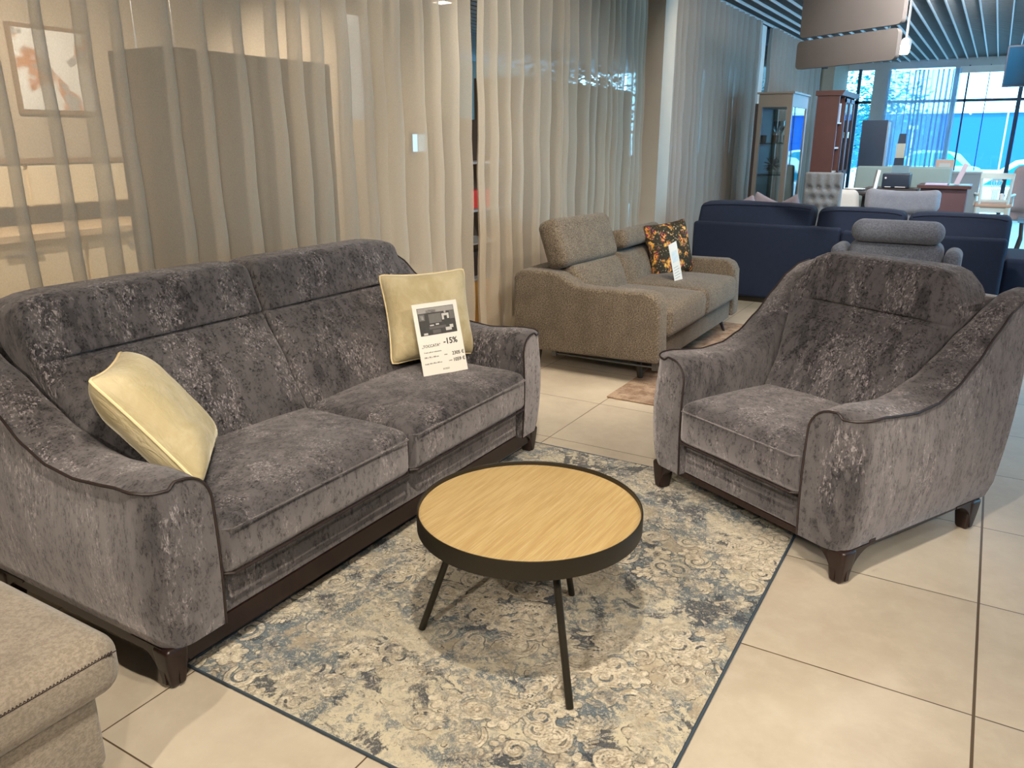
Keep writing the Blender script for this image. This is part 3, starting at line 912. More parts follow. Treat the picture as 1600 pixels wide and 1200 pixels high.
pillow('floral_cushion', 'dark floral print cushion in orange and plum on the taupe sofa', .43, .42, .14, FLOR, PIPE,
       Vector((-2.06, 5.83, .648)), Vector((.19, .40, .035)), Vector((-.12, -.02, .38)), 5, pipe_r=.003)
tg = thing('hang_tag', 'long white price tag hanging in front of the floral cushion', 'tag')
place(tg, (-1.86, 5.42, .610), Vector((.28, .88, .25)), Vector((-.30, -.66, 1)))
MB().box(-.045, .045, -.001, .001, -.15, .15).build('card', PAPER, tg, False)
MB().box(-.03, .03, -.0016, -.001, .01, .09).build('printed_picture', plain('tag_print', (.55, .60, .62), .5, var=.3, scale=40), tg, False)
mb = MB()
for k in range(5): mb.box(-.032, .02 + .01 * (k % 2), -.0016, -.001, -.03 - .02 * k, -.026 - .02 * k)
mb.build('printed_lines', plain('tag_grey_ink', (.3, .3, .3), .6), tg, False)
# small rug below it
def flat_rug(name, label, x0, x1, y0, y1):
    b = NT('brown_shag'); c = b.coord(); n = b.noise(c, 12, 5, .7); f = b.noise(c, 120, 3, .8)
    col = b.mix(b.ss(n, .35, .65), (.26, .165, .11), (.48, .35, .25)); col = b.mix(b.ss(f, .5, .7, 0, .5), col, (.16, .10, .065))
    m = b.done(b.pr(col=col, rough=.95, spec=.1, nrm=b.bump(f, .8, .01)))
    o = MB().rbox(((x0 + x1) / 2, (y0 + y1) / 2, .007), (x1 - x0, y1 - y0, .013), .006, 2, (30, 40, 1), de=lambda p, h: (p.x + .004 * mnoise.noise(Vector((p.y * 20, 0, 0))), p.y + .004 * mnoise.noise(Vector((p.x * 20, 5, 0))), p.z)).build(name, m)
    tag(o, label, 'rug')
flat_rug('brown_rug', 'small brown short-pile rug under the front of the taupe sofa', -1.76, -.75, 4.05, 6.35)

# ------------------------------------------------------------------ beige bench in the foreground
def bench():
    t = thing('beige_ottoman', 'beige felt upholstered seat with dark zigzag stitching in the near left corner', 'ottoman', (0, 0, 0))
    X1, Y1 = -1.455, .815
    def de(p, h):
        fx = max(0, 1 - abs(p.x / h[0]) ** 3); fy = max(0, 1 - abs(p.y / h[1]) ** 3)
        return (p.x, p.y, p.z + (.012 * fx * fy if p.z > 0 else 0))
    sx, sy = 1.1, 1.15
    c = MB().rbox((X1 - sx / 2, Y1 - sy / 2, .375), (sx, sy, .145), .055, 6, (8, 8, 2), de=de).build('seat_cushion', OTTF, t)
    pts = []; n = 150
    for k in range(n): pts.append((X1 + .0012 - .0045, Y1 - .03 - (sy - .06) * k / n, .408 + (.0048 if k % 2 else -.0048)))
    pts2 = [(p[0], p[1], .816 - p[2]) for p in pts]
    MB().tube(pts, .0013, 5).tube(pts2, .0013, 5).build('stitching', PIPE, c)
    MB().tube([(X1 + .0015 - .004, Y1 - .02, .408), (X1 + .0015 - .004, Y1 - sy + .02, .408)], .0012, 5).build('stitching', PIPE, c)
    MB().rbox((X1 - .03 - .5, Y1 - .06 - .5, .225), (1.0, 1.0, .19), .02, 3).build('base', OTTF, t)
    for (x, y_) in ((X1 - .13, Y1 - .12), (X1 - .13, Y1 - 1.0), (X1 - .98, Y1 - .12), (X1 - .98, Y1 - 1.0)):
        MB().tube([(x, y_, .135), (x + .01, y_ - .0, .06), (x + .035, y_ - .0, 0)], [.024, .016, .011], 14).build('leg', SILVER, t)
bench()

# ------------------------------------------------------------------ navy sectional and cushions behind it
def navy():
    t = thing('navy_sofa', 'navy blue fabric sectional sofa seen from behind with three back cushions', 'sofa', (-1.1, 7.35, 0))
    MB().rbox((-.62, .09, .385), (1.31, .18, .67), .03).build('back_frame', NAVY, t)
    MB().rbox((.66, .09, .375), (1.24, .18, .65), .03).build('back_frame', NAVY, t)
    for x0, x1, z1 in ((-1.27, -.22, .90), (-.19, .52, .885), (.54, 1.29, .875)):
        c = (x0 + x1) / 2; w = x1 - x0
        def de(p, h):
            fx = max(0, 1 - abs(p.x / h[0]) ** 4)
            return (p.x, p.y + .08 * (p.z / h[2]), p.z - .02 * (abs(p.x) / h[0]) ** 4 + .01 * mnoise.noise(Vector((p.x * 4 + x0, p.y * 4, p.z * 4))))
        cu = MB().rbox((c, .20, (.56 + z1) / 2), (w, .22, z1 - .56), .05, 4, (10, 3, 4), de=de).build('back_cushion', NAVY, t)
        MB().tube([(c - w / 2 + .03 + (w - .06) * k / 10, .155, z1 - .022 - .02 * abs(k / 5 - 1) ** 4) for k in range(11)], .006, 6).build('piping', NAVY, cu)
    MB().rbox((.0, .55, .27), (2.5, .80, .34), .05).build('seat', NAVY, t)
    for x0, x1 in ((-1.29, -1.15), (1.14, 1.28)):
        MB().rbox(((x0 + x1) / 2, .55, .33), (x1 - x0, .85, .54), .04).build('armrest', NAVY, t)
    MB().box(-1.22, 1.22, .05, .90, .0, .06).build('plinth', BLACKM, t, False)
navy()
o = thing('navy_ottoman', 'navy blue chaise block to the right behind the navy sofa', 'ottoman', (.72, 8.72, 0))
MB().rbox((0, 0, .25), (1.04, .88, .38), .04).build('seat', NAVY, o); MB().box(-.48, .48, -.40, .40, 0, .07).build('plinth', BLACKM, o, False)
LAV = plain('lavender_fabric', (.26, .22, .25), .8, bump=.2)
for k, (x, y_, z, rot, lb) in enumerate(((-2.05, 7.84, .80, .15, 'dusty lavender cushion on the navy sofa, leftmost of the three'), (-1.87, 8.00, .83, -.05, 'dusty lavender cushion on the navy sofa, middle of the three'), (-1.70, 8.16, .80, -.15, 'dusty lavender cushion with pleats on the navy sofa, rightmost of the three'))):
    pillow('lavender_cushion', lb, .38, .38, .11, LAV, None, Vector((x, y_, z - .10)), Vector((math.cos(rot) , math.sin(rot), .5 if k != 1 else -.4)), Vector((-.4, .15, 1)), 11 + k, 'cushions on the navy sofa')

# ------------------------------------------------------------------ grey recliner
GREYF = melange_mat('grey_melange', (.085, .095, .12), (.17, .185, .225), .8)
def recliner():
    t = thing('grey_recliner', 'blue-grey fabric armchair with a rolled headrest behind the velvet armchair', 'armchair', (-.41, 4.75, 0))
    def de(p, h): return (p.x * (1 - .05 * (p.z / h[2])), p.y, p.z)
    MB().rbox((0, .20, .58), (.50, .20, .66), .05, 4, (4, 2, 6), de=de).build('back_cushion', GREYF, t)
    for s in (-1, 1):
        MB().rbox((s * .29, .20, .60), (.085, .24, .56), .04, 4).build('back_wing', GREYF, t)
        MB().rbox((s * .34, .52, .36), (.12, .72, .44), .05, 4).build('armrest', GREYF, t)
    MB().rbox((0, .13, .965), (.47, .15, .125), .06, 5, (6, 1, 1)).build('headrest', GREYF, t)
    MB().rbox((0, .55, .32), (.56, .68, .30), .05, 4).build('seat', GREYF, t)
    for x in (-.3, .3):
        for y_ in (.2, .8): MB().tube([(x, y_, .15), (x, y_, 0)], [.018, .012], 10).build('leg', BLACKM, t)
recliner()

# ------------------------------------------------------------------ display cabinet
FR = plain('champagne_frame', (.24, .21, .18), .4, .3); DARKF = plain('dark_cabinet', (.05, .04, .04), .5)
def display_cabinet():
    X0, X1, Y0, Y1, H = -2.43, -2.055, 9.6, 10.45, 1.95
    t = thing('display_cabinet', 'tall glass display cabinet with champagne frame holding glassware near the curtain', 'cabinet', ((X0 + X1) / 2, (Y0 + Y1) / 2, 0))
    ox, oy = (X0 + X1) / 2, (Y0 + Y1) / 2
    def L(a, b_, c, d, e, f): return (a - ox, b_ - ox, c - oy, d - oy, e, f)
    fr = MB()
    for x0, x1 in ((X0, X0 + .045), (X1 - .055, X1)):
        for y0, y1 in ((Y0, Y0 + .05), (Y1 - .05, Y1)): fr.box(*L(x0, x1, y0, y1, .25, H - .14))
    fr.box(*L(X0, X1, Y0, Y1, H - .14, H)).box(*L(X0, X1, Y0, Y1, 0, .25))
    fr.build('frame', FR, t, False)
    MB().box(*L(X0 - .02, X1 + .02, Y0 - .02, Y1 + .02, H, H + .02)).build('cornice', FR, t, False)
    MB().box(*L(X0 - .04, X0 - .002, Y0 + .02, Y1 - .02, .05, H - .1)).build('side_panel', DARKF, t, False)
    for i, z in enumerate((.70, 1.07, 1.42)):
        MB().box(*L(X0 + .02, X1 - .02, Y0 + .03, Y1 - .03, z - .012, z)).build('shelf', glass_mat('shelf_glass', (.45, .60, .60)), t, False)
    MB().box(*L(X0 + .045, X1 - .055, Y0 + .01, Y0 + .014, .25, H - .14)).build('door', GLASS, t, False)
    MB().box(*L(X1 - .014, X1 - .010, Y0 + .05, Y1 - .05, .25, H - .14)).build('side_glass', GLASS, t, False)
display_cabinet()
u = MB()
rnd = random.Random(4)
for k in range(110):
    v = Vector((rnd.gauss(0, 1), rnd.gauss(0, 1), rnd.gauss(0, 1))).normalized()
    u.tube([v * .01, v * rnd.uniform(.085, .105)], [.004, .0015], 5)
u.rbox((0, 0, 0), (.04, .04, .04), .019)
o = u.build('spiky_ornament', DARKF); o.location = (-2.27, 9.82, 1.178); tag(o, 'black spiky starburst ornament on the lower cabinet shelf', 'ornament')
cups = None
for k, (x, y_) in enumerate(((-2.37, 9.75), (-2.235, 9.72), (-2.115, 9.75))):
    if cups is None:
        cups = MB().lathe([(.0, 0), (.032, 0), (.036, .085), (.032, .085), (.03, .008), (0, .008)], 20).build('dark_tumbler', DARKF); o = cups
    else:
        o = cups.copy(); COL.objects.link(o)
    o.location = (x, y_, 1.4205)
    tag(o, ('small dark tumbler on the upper cabinet shelf, left one', 'small dark tumbler on the upper cabinet shelf, middle one', 'small dark tumbler on the upper cabinet shelf, right one')[k], 'cup', 'tumblers in the display cabinet')
gl0 = None
for k, (x, y_, lb) in enumerate(((-2.27, 9.88, 'clear stemmed wine glass in the cabinet, further left'), (-2.17, 9.70, 'clear stemmed wine glass in the cabinet, between the dark tumblers'))):
    if gl0 is None:
        gl0 = MB().lathe([(0, 0), (.035, .002), (.006, .01), (.004, .10), (.02, .13), (.042, .18), (.04, .24), (.037, .24), (.039, .18), (.0, .125)], 20).build('wine_glass', glass_mat('stem_glass', (.85, .92, .95))); o = gl0
    else:
        o = gl0.copy(); COL.objects.link(o)
    o.location = (x, y_, 1.4205); tag(o, lb, 'glass', 'wine glasses in the display cabinet')

# ------------------------------------------------------------------ brown bookcase
REDB = plain('mahogany', (.085, .036, .030), .4, var=.15)
def bookcase():
    X0, X1, Y0, Y1, H = -2.15, -1.87, 11.5, 12.75, 2.07
    t = thing('mahogany_bookcase', 'tall reddish brown bookcase with open shelves and glazed doors', 'bookcase', (X0, Y0, 0))
    w, d = X1 - X0, Y1 - Y0
    mb = MB().box(0, w, 0, .03, 0, H - .05).box(0, w, d - .03, d, 0, H - .05).box(0, .02, .03, d - .03, 0, H - .05).box(0, w, .40, .43, 0, H - .05).box(0, w, 0, d, 0, .06)
    mb.build('body', REDB, t, False)
    MB().prism([(-.02, H - .06), (w + .03, H - .06), (w + .06, H), (-.02, H)], 1, -.03, d + .03).build('cornice', REDB, t, False)
    for z in (1.05, 1.36, 1.68): MB().box(.02, w - .01, .03, .40, z - .02, z).build('shelf', plain('pale_shelf', (.55, .50, .45), .5), t, False)
    MB().box(.01, w, .03, .40, .06, .98).build('door', REDB, t, False)
    for y0, y1 in ((.43, .82), (.83, 1.22)):
        dd = MB().box(w - .005, w + .015, y0, y0 + .05, .98, H - .08).box(w - .005, w + .015, y1 - .05, y1, .98, H - .08).box(w - .005, w + .015, y0, y1, H - .13, H - .08).box(w - .005, w + .015, y0, y1, .98, 1.04).build('door', REDB, t, False)
        MB().box(w + .002, w + .006, y0 + .05, y1 - .05, 1.04, H - .13).build('glass_pane', GLASS, dd, False)
        MB().tube([(w + .03, (y1 if y0 < .6 else y0) - (.02 if y0 < .6 else -.02), 1.48), (w + .03, (y1 if y0 < .6 else y0) - (.02 if y0 < .6 else -.02), 1.56)], .008, 6).build('handle', SILVER, dd)
    MB().box(.01, w, .43, d - .03, .06, .97).build('door', REDB, t, False)
bookcase()
bcol = [(.20, .50, .48), (.10, .22, .30), (.42, .18, .12), (.55, .60, .62), (.40, .45, .75), (.12, .10, .10)]
bl_names = ['teal', 'dark blue', 'rust red', 'pale grey', 'lilac blue', 'black']
for k in range(6):
    sh = 1.68 if k < 4 else 1.36
    yy = 11.55 + (k if k < 4 else k - 4) * .07
    o = MB().box(0, .16, 0, .055 if k < 4 else .045, 0, .24 - .015 * (k % 3)).build('book', plain('book_cover_' + bl_names[k].replace(' ', '_'), bcol[k], .5), None, False)
    o.location = (-2.05, yy, sh)
    tag(o, '%s book standing on the %s open shelf of the bookcase' % (bl_names[k], 'top' if k < 4 else 'middle'), 'book', 'books on the open shelves')
o = MB().lathe([(0, 0), (.05, 0), (.075, .05), (.06, .12), (.03, .15), (.045, .19), (.04, .19), (0, .14)], 20).build('ceramic_jar', plain('blue_white_ceramic', (.45, .55, .75), .3, var=.5, scale=30))
o.location = (-1.98, 11.68, 1.051); tag(o, 'blue and white ceramic jar on the low open shelf of the bookcase', 'jar')

# dark tower cabinet
t = thing('dark_wardrobe', 'dark slate blue tall cabinet standing before the far window', 'cabinet', (-1.7, 14.3, 0))
TB = plain('slate_cabinet', (.040, .060, .095), .45)
MB().box(-.20, .17, -.3, .3, 0, 1.75).build('body', TB, t, False)
MB().box(.17, .19, -.29, -.02, .1, 1.72).build('door', plain('pale_edge', (.35, .42, .5), .4), t, False)
MB().box(.17, .19, .0, .29, .1, 1.72).build('door', TB, t, False)
t = thing('sample_stand', 'narrow display stand with a cream sample beside the slate cabinet', 'stand', (-1.34, 14.4, 0))
MB().prism([(-.14, 0), (.12, 0), (.06, 1.55), (-.04, 1.55)], 1, -.02, .02).build('board', TB, t, False)
MB().box(-.06, .07, -.03, -.02, 1.18, 1.40).build('sample_panel', plain('cream_sample', (.62, .58, .45), .7), t, False)

# ------------------------------------------------------------------ tufted chair
def tufted():
    t = thing('tufted_chair', 'grey button-tufted dining chair seen behind the navy sofa', 'chair', (-1.49, 8.8, 0))
    F = melange_mat('light_grey_linen', (.16, .175, .185), (.25, .265, .28))
    w, h0, h1 = .36, .50, 1.135
    btn = []
    for r in range(4):
        for c in range(4 - (r % 2)):
            btn.append((-.135 + .09 * c + (.045 if r % 2 else 0), .98 - .10 * r))
    def de(p, h):
        z = p.z + (h0 + h1) / 2; y_ = p.y
        if y_ < 0:
            s = 0
            for bx, bz in btn:
                d2 = (p.x - bx) ** 2 + (z - bz) ** 2; s = max(s, math.exp(-d2 / .0007))
            y_ += .032 * s - .012
            if z > 1.0: y_ += .006 * math.sin(p.x * 70)
        return (p.x * (1 + .04 * (z - .8)), y_ - .05 * (z - .8) , p.z)
    MB().rbox((0, 0, (h0 + h1) / 2), (w, .10, h1 - h0), .02, 3, (40, 1, 60), de=de).build('backrest', F, t)
    MB().rbox((0, .24, .44), (.44, .46, .12), .04).build('seat', F, t)
    for x in (-.18, .18):
        for y_ in (.04, .42): MB().tube([(x, y_, .39), (x * 1.05, y_, 0)], [.02, .013], 8).build('leg', WOOD, t)
    for bx, bz in btn: MB().rbox((bx * (1 + .04 * (bz - .8)), -.05 + .018 - .05 * (bz - .8), bz), (.018, .012, .018), .005, 2).build('button', F, t)
tufted()
# white slip-covered chair beside it
t = thing('white_chair', 'white slip-covered tub chair right beside the tufted chair', 'chair', (-1.40, 9.55, 0))
MB().rbox((0, .0, .62), (.34, .12, .62), .06, 4, (4, 1, 6), de=lambda p, h: (p.x * (1.15 - .25 * (p.z / h[2])), p.y, p.z)).build('backrest', LIGHTW, t)
MB().rbox((0, .25, .40), (.38, .5, .16), .05).build('seat', LIGHTW, t)
for x in (-.18, .18):
    for y_ in (.02, .44): MB().tube([(x, y_, .33), (x, y_, 0)], [.02, .014], 8).build('leg', WOOD, t)
# dark round table with a plate
t = thing('dark_side_table', 'dark round pedestal table beyond the tufted chair', 'table', (-1.30, 10.6, 0))
MB().lathe([(0, .83), (.33, .83), (.34, .85), (.33, .87), (0, .87)], 40).build('tabletop', DARKF, t)
MB().lathe([(.18, 0), (.18, .03), (.04, .06), (.035, .80), (.10, .83)], 24).build('pedestal', DARKF, t)
o = MB().lathe([(0, 0), (.07, .0), (.12, .02), (.118, .024), (0, .008)], 28).build('white_plate', LIGHTW); o.location = (-1.42, 10.5, .871)
tag(o, 'white plate on the dark round pedestal table', 'plate')
# teal grey sofa back seen far behind
TEAL = plain('sage_grey_fabric', (.25, .33, .32), .85, bump=.2)
t = thing('sage_sofa', 'sage grey sofa with a straight high back beyond the black printer', 'sofa', (-1.06, 12.05, 0))
MB().rbox((0, .1, .66), (1.20, .16, .90), .03, 3, (2, 1, 2), de=lambda p, h: (p.x * (1.0 - .03 * (p.z / h[2])), p.y, p.z)).build('backrest', TEAL, t)
MB().rbox((0, .55, .32), (1.16, .8, .3), .05).build('seat', TEAL, t)
for x in (-.6, .6): MB().rbox((x, .55, .42), (.12, .8, .5), .04).build('armrest', TEAL, t)
for x in (-.5, .5):
    for y_ in (.15, .85): MB().tube([(x, y_, .2), (x, y_, 0)], .02, 8).build('leg', DARKF, t)
o = MB().box(-.017, .017, -.05, .05, 0, .24).build('white_brochure_holder', LIGHTW, None, False)
o.location = (-1.22, 10.62, .871); o.rotation_euler = (0, .12, .3); tag(o, 'slim white brochure holder on the dark pedestal table', 'holder')
# counter with printer
t = thing('dark_counter', 'low dark wooden counter under the black printer', 'counter', (-1.06, 11.55, 0))
MB().box(-.36, .26, -.25, .25, .82, .86).build('worktop', DARKF, t, False)
MB().box(-.34, .24, -.22, .22, 0, .82).build('body', REDB, t, False)
t = thing('black_printer', 'black office printer with paper tray on the dark counter', 'printer', (-1.06, 11.5, .86))
PB = plain('printer_black', (.02, .03, .05), .35)
MB().rbox((0, 0, .095), (.32, .30, .18), .015).build('body', PB, t)
MB().box(-.08, .12, .02, .06, .18, .28).build('paper_tray', plain('printer_tray', (.16, .25, .30), .5), t, False)
MB().box(-.12, -.05, -.152, -.149, .015, .025).box(.0, .12, -.152, -.149, .015, .025).build('output_slot', LIGHTW, t, False)
MB().tube([(-.12, -.152, .13), (-.12, -.149, .13)], .012, 12).build('button', LIGHTW, t)
o = MB().lathe([(0, 0), (.022, 0), (.022, .09), (.010, .11), (.010, .13), (0, .13)], 16).build('clear_bottle', plain('pale_blue_plastic', (.35, .55, .75), .3))
o.location = (-1.29, 11.42, .861); tag(o, 'small pale blue bottle beside the black printer', 'bottle')

# light grey sofa with a cushion
LG = melange_mat('pale_grey_fabric', (.27, .28, .32), (.37, .38, .43))
t = thing('pale_grey_sofa', 'pale blue-grey sofa with one wide back cushion behind the navy sofa', 'sofa', (-.80, 9.5, 0))
MB().rbox((0, .12, .50), (.66, .18, .58), .03).build('back_frame', LG, t)
MB().rbox((.0, .02, .83), (.73, .17, .23), .06, 4, (10, 2, 3), de=lambda p, h: (p.x, p.y, p.z - .025 * (1 - (p.x / h[0]) ** 2) + .012)).build('back_cushion', LG, t)
MB().rbox((0, .5, .30), (.70, .8, .28), .05).build('seat', LG, t)
for x in (-.38, .38):
    for y_ in (.15, .85): MB().tube([(x, y_, .2), (x, y_, 0)], .018, 8).build('leg', DARKF, t)
# desk
t = thing('reddish_desk', 'reddish brown desk with papers on top, right of the pale grey sofa', 'desk', (-.48, 11.25, 0))
MB().box(-.30, .28, -.28, .30, .895, .93).build('desktop', REDB, t, False)
MB().box(-.26, .24, -.22, .26, 0, .895).build('body', plain('desk_red', (.12, .06, .065), .5), t, False)
o = MB().box(-.12, .12, -.1, .1, 0, .015).build('paper_stack', plain('lilac_paper', (.55, .50, .70), .6), None, False)
o.location = (-.58, 11.15, .931); tag(o, 'flat stack of lilac papers on the reddish desk', 'papers')
o = MB().box(-.11, .11, -.1, .1, 0, .012).build('paper_stack', plain('cyan_paper', (.35, .65, .75), .6), None, False)
o.location = (-.33, 11.15, .931); tag(o, 'pale cyan folder on the right end of the reddish desk', 'folder')
o = MB().box(-.028, .028, -.01, .01, 0, .25).build('leaning_strip', plain('pinkish_board', (.50, .42, .48), .6), None, False)
o.location = (-.365, 11.02, .945); o.rotation_euler = (0, .30, 0); tag(o, 'narrow pinkish card leaning on the reddish desk', 'card')

# white carved armchair
WP = plain('cream_white_lacquer', (.55, .62, .58), .4)
def white_armchair():
    t = thing('white_armchair', 'cream white wooden armchair with a carved fan back', 'chair', (.05, 11.5, 0))
    for s in (-1, 1):
        MB().tube([(s * .145, .02, .42), (s * .150, .0, .70), (s * .165, -.03, 1.06)], [.022, .019, .017], 8).build('back_post', WP, t)
        MB().tube([(s * .16, .0, .80), (s * .205, .12, .81), (s * .215, .30, .80), (s * .21, .34, .78)], .017, 8).build('armrest', WP, t)
        MB().tube([(s * .20, .32, .79), (s * .205, .28, .66)], .015, 8).build('arm_support', WP, t)
        for y_ in (.0, .40): MB().tube([(s * .17, y_, .66), (s * .17, y_, .35), (s * .175, y_ + (.02 if y_ else -.02), 0)], [.024, .02, .013], 8).build('leg', WP, t)
    MB().box(-.175, .175, -.045, -.015, 1.00, 1.07).build('top_rail', WP, t, False)
    MB().box(-.145, .145, -.02, .005, .73, .755).build('lower_rail', WP, t, False)
    sp = MB()
    for k in range(5):
        a = (k - 2) / 2
        sp.tube([(a * .025, -.005, .75), (a * .028, -.012, .84), (a * .052, -.025, .94), (a * .060, -.03, .975), (a * .03, -.03, 1.0)], .005, 6)
    sp.tube([(math.cos(b_) * .055, -.028, .962 + .028 * math.sin(b_)) for b_ in [PI * i / 10 for i in range(11)]], .006, 6)
    sp.lathe([(0, -.004), (.014, -.004), (.014, .004), (0, .004)], 12, T=lambda p: Vector((p.x, -.03 + p.z, .972 + p.y)))
    sp.build('carved_splat', WP, t)
    MB().rbox((0, .2, .68), (.40, .44, .05), .02).build('seat_cushion', plain('tan_seat', (.45, .30, .22), .7), t)
    MB().box(-.185, .185, -.0, .41, .60, .66).build('seat_frame', WP, t, False)
white_armchair()
# black wire chair back behind it, beige armchairs and the low table
t = thing('beige_tub_chair', 'beige pink wing chair with pale curved arms near the far window', 'armchair', (.62, 13.3, 0))
BP = plain('blush_fabric', (.45, .33, .32), .8)
MB().rbox((-.12, 0, .80), (.56, .16, .62), .08, 4, (4, 1, 4), de=lambda p, h: (p.x * (1 - .12 * (p.z / h[2])), p.y, p.z)).build('backrest', BP, t)
MB().rbox((-.10, .3, .46), (.62, .6, .2), .06).build('seat', BP, t)
for s in (-.46, .26): MB().tube([(s + .0, 0, .70), (s - .02, -.22, .72), (s, -.30, .62), (s, -.28, .50)], .028, 10).build('armrest', LIGHTW, t)
for x in (-.36, .18):
    for y_ in (-.0, .55): MB().tube([(x, y_, .38), (x, y_, 0)], [.022, .015], 8).build('leg', LIGHTW, t)
t = thing('black_coffee_table', 'low black table with a glass top in the sunlit aisle at the right edge', 'table', (.82, 12.6, 0))
MB().box(-.45, .5, -.3, .3, .42, .45).build('tabletop', plain('blue_glass_top', (.15, .35, .5), .15), t, False)
for x in (-.40, .44):
    for y_ in (-.26, .26): MB().tube([(x, y_, .42), (x + .02, y_, .2), (x - .01, y_, 0)], .018, 8).build('leg', DARKF, t)
t = thing('cardboard_boxes', 'peach coloured carton with a white label on the far sideboard', 'box', (-.66, 14.0, 1.0))
MB().box(-.12, .12, -.1, .1, 0, .17).build('carton', plain('peach_card', (.75, .52, .42), .7), t, False)
MB().box(-.07, .08, -.102, -.1, .04, .12).build('white_label', LIGHTW, t, False)
t = thing('far_sideboard', 'grey sideboard carrying the peach carton by the far curtain', 'sideboard', (-.66, 14.1, 0))
MB().box(-.4, .5, -.2, .25, .05, .99).build('body', plain('sideboard_grey', (.30, .36, .40), .5), t, False)
MB().box(-.42, .52, -.22, .27, .975, 1.0).build('worktop', plain('sideboard_top', (.4, .45, .48), .4), t, False)
MB().box(-.36, .46, -.16, .2, 0, .05).build('plinth', DARKF, t, False)

# hanging grey panels
PG = plain('acoustic_grey', (.125, .113, .105), .85)
def hang_panel(label, zc, h, wd, off, dy=0, wl=.12):
    t = thing('ceiling_baffle', label, 'panel', group='rounded grey panels hung from the ceiling')
    poly = []; r = .035; w = wd / 2; hh = h / 2
    for cx, cz, a0 in ((w - r, hh - r, 0), (-w + r, hh - r, 90), (-w + r, -hh + r, 180), (w - r, -hh + r, 270)):
        for k in range(7):
            a = math.radians(a0 + 15 * k); poly.append((cx + r * math.cos(a), cz + r * math.sin(a)))
    MB().prism(poly, 1, -.02, .02).build('board', PG, t, False)
    for x in (-w * .8, w * .8): MB().tube([(x, 0, hh), (x, 0, wl)], .003, 6).build('hanging_wire', SILVER, t)
    a = math.radians(-33)
    t.location = (-1.06 + off, 6.5 + dy, zc); t.rotation_euler = (0, 0, a)
hang_panel('lower rounded grey panel hanging above the navy sofa', 2.072, .20, .90, 0)
hang_panel('upper, taller rounded grey panel hanging above the navy sofa', 2.445, .50, .90, .012, .0, CEIL - 2.445)
# wall television
t = thing('television', 'flat television screen hanging from the ceiling at the upper right edge', 'television', (.52, 10.0, 2.2), math.radians(-14))
MB().box(-.6, .6, -.02, .03, -.22, .18).build('housing', PB, t, False)
b = NT('dark_screen'); MB().box(-.585, .585, -.024, -.020, -.205, .165).build('screen', b.done(b.pr(col=b.mix(b.noise(b.coord(), 3, 3), (.004, .022, .06), (.004, .05, .09)), rough=.2, spec=.3)), t, False)
MB().tube([(0, .02, .18), (0, .02, .70)], .02, 8).build('ceiling_mount', SILVER, t)
# the spotlight seen lit
t = thing('spotlight', 'lit ceiling spotlight shining beside the hanging panels', 'lamp', (-.845, 8.2, 2.225))
MB().tube([(0, .10, .06), (0, .02, .0)], .045, 20).build('lamp_head', LIGHTW, t)
MB().tube([(0, .06, .05), (0, .06, CEIL - 2.24)], .01, 8).build('stem', LIGHTW, t)
MB().rbox((0, -.01, -.01), (.085, .05, .085), .024, 3).build('bulb', glow('lamp_glow', (1, .88, .62), 30), t)

# ------------------------------------------------------------------ the showroom behind the curtain
KC = plain('cream_kitchen', (.66, .54, .36), .5, var=.05); KD = plain('brown_gap', (.20, .13, .08), .6)
def kitchen():
    t = thing('kitchen_units', 'cream kitchen cabinet run seen through the sheer curtain at the left', 'cabinet', (-5.6, 3.0, 0))
    MB().box(0, .55, -1.6, 1.6, .10, .86).build('body', KC, t, False)
    MB().box(-.0, .60, -1.62, 1.62, .86, .90).build('worktop', plain('kitchen_worktop', (.50, .36, .22), .4), t, False)
    for k in range(4):
        y0 = -1.58 + k * .80
        for z0, z1 in ((.13, .46), (.49, .82)):
            d = MB().box(.55, .572, y0, y0 + .77, z0, z1).build('drawer', KC, t, False)
            MB().box(.572, .585, y0 + .28, y0 + .5, z1 - .05, z1 - .035).build('handle', SILVER, d, False)
    MB().box(0, .50, -1.6, 1.6, 0, .10).build('plinth', KD, t, False)
kitchen()
o = thing('wall_cabinets', 'cream low wall cabinets above the kitchen run behind the curtain', 'cabinet', (-5.9, 3.0, 0))
MB().box(0, .30, -1.6, 1.6, 1.02, 1.30).build('body', KC, o, False)
for k in range(4): MB().box(.30, .32, -1.58 + .8 * k, -.81 + .8 * k, 1.03, 1.29).build('door', KC, o, False)
MB().box(0, .33, -1.62, 1.62, 1.30, 1.33).build('cap', KD, o, False)
struct('wall_kitchen', MB().box(-6.1, -6.0, -1, 8.6, 0, 3.1), plain('kitchen_wall', (.42, .34, .25), .8))
t = thing('framed_poster', 'pale framed picture with orange and red blotches on the wall behind the curtain', 'picture', (-5.985, 3.55, 1.93))
MB().box(-.01, .01, -.30, .30, -.30, .30).build('frame', KD, t, False)
b = NT('poster_print'); c = b.coord(); n = b.noise(c, 3.2, 3, .6)
pm = b.mix(b.ss(n, .52, .60), (.74, .71, .64), (.50, .22, .10)); pm = b.mix(b.ss(b.noise(c, 6, 2), .58, .66), pm, (.35, .33, .30))
MB().box(.01, .014, -.27, .27, -.27, .27).build('print', b.done(b.pr(col=pm, rough=.4)), t, False)
DT = plain('dark_taupe_board', (.05, .037, .028), .6)
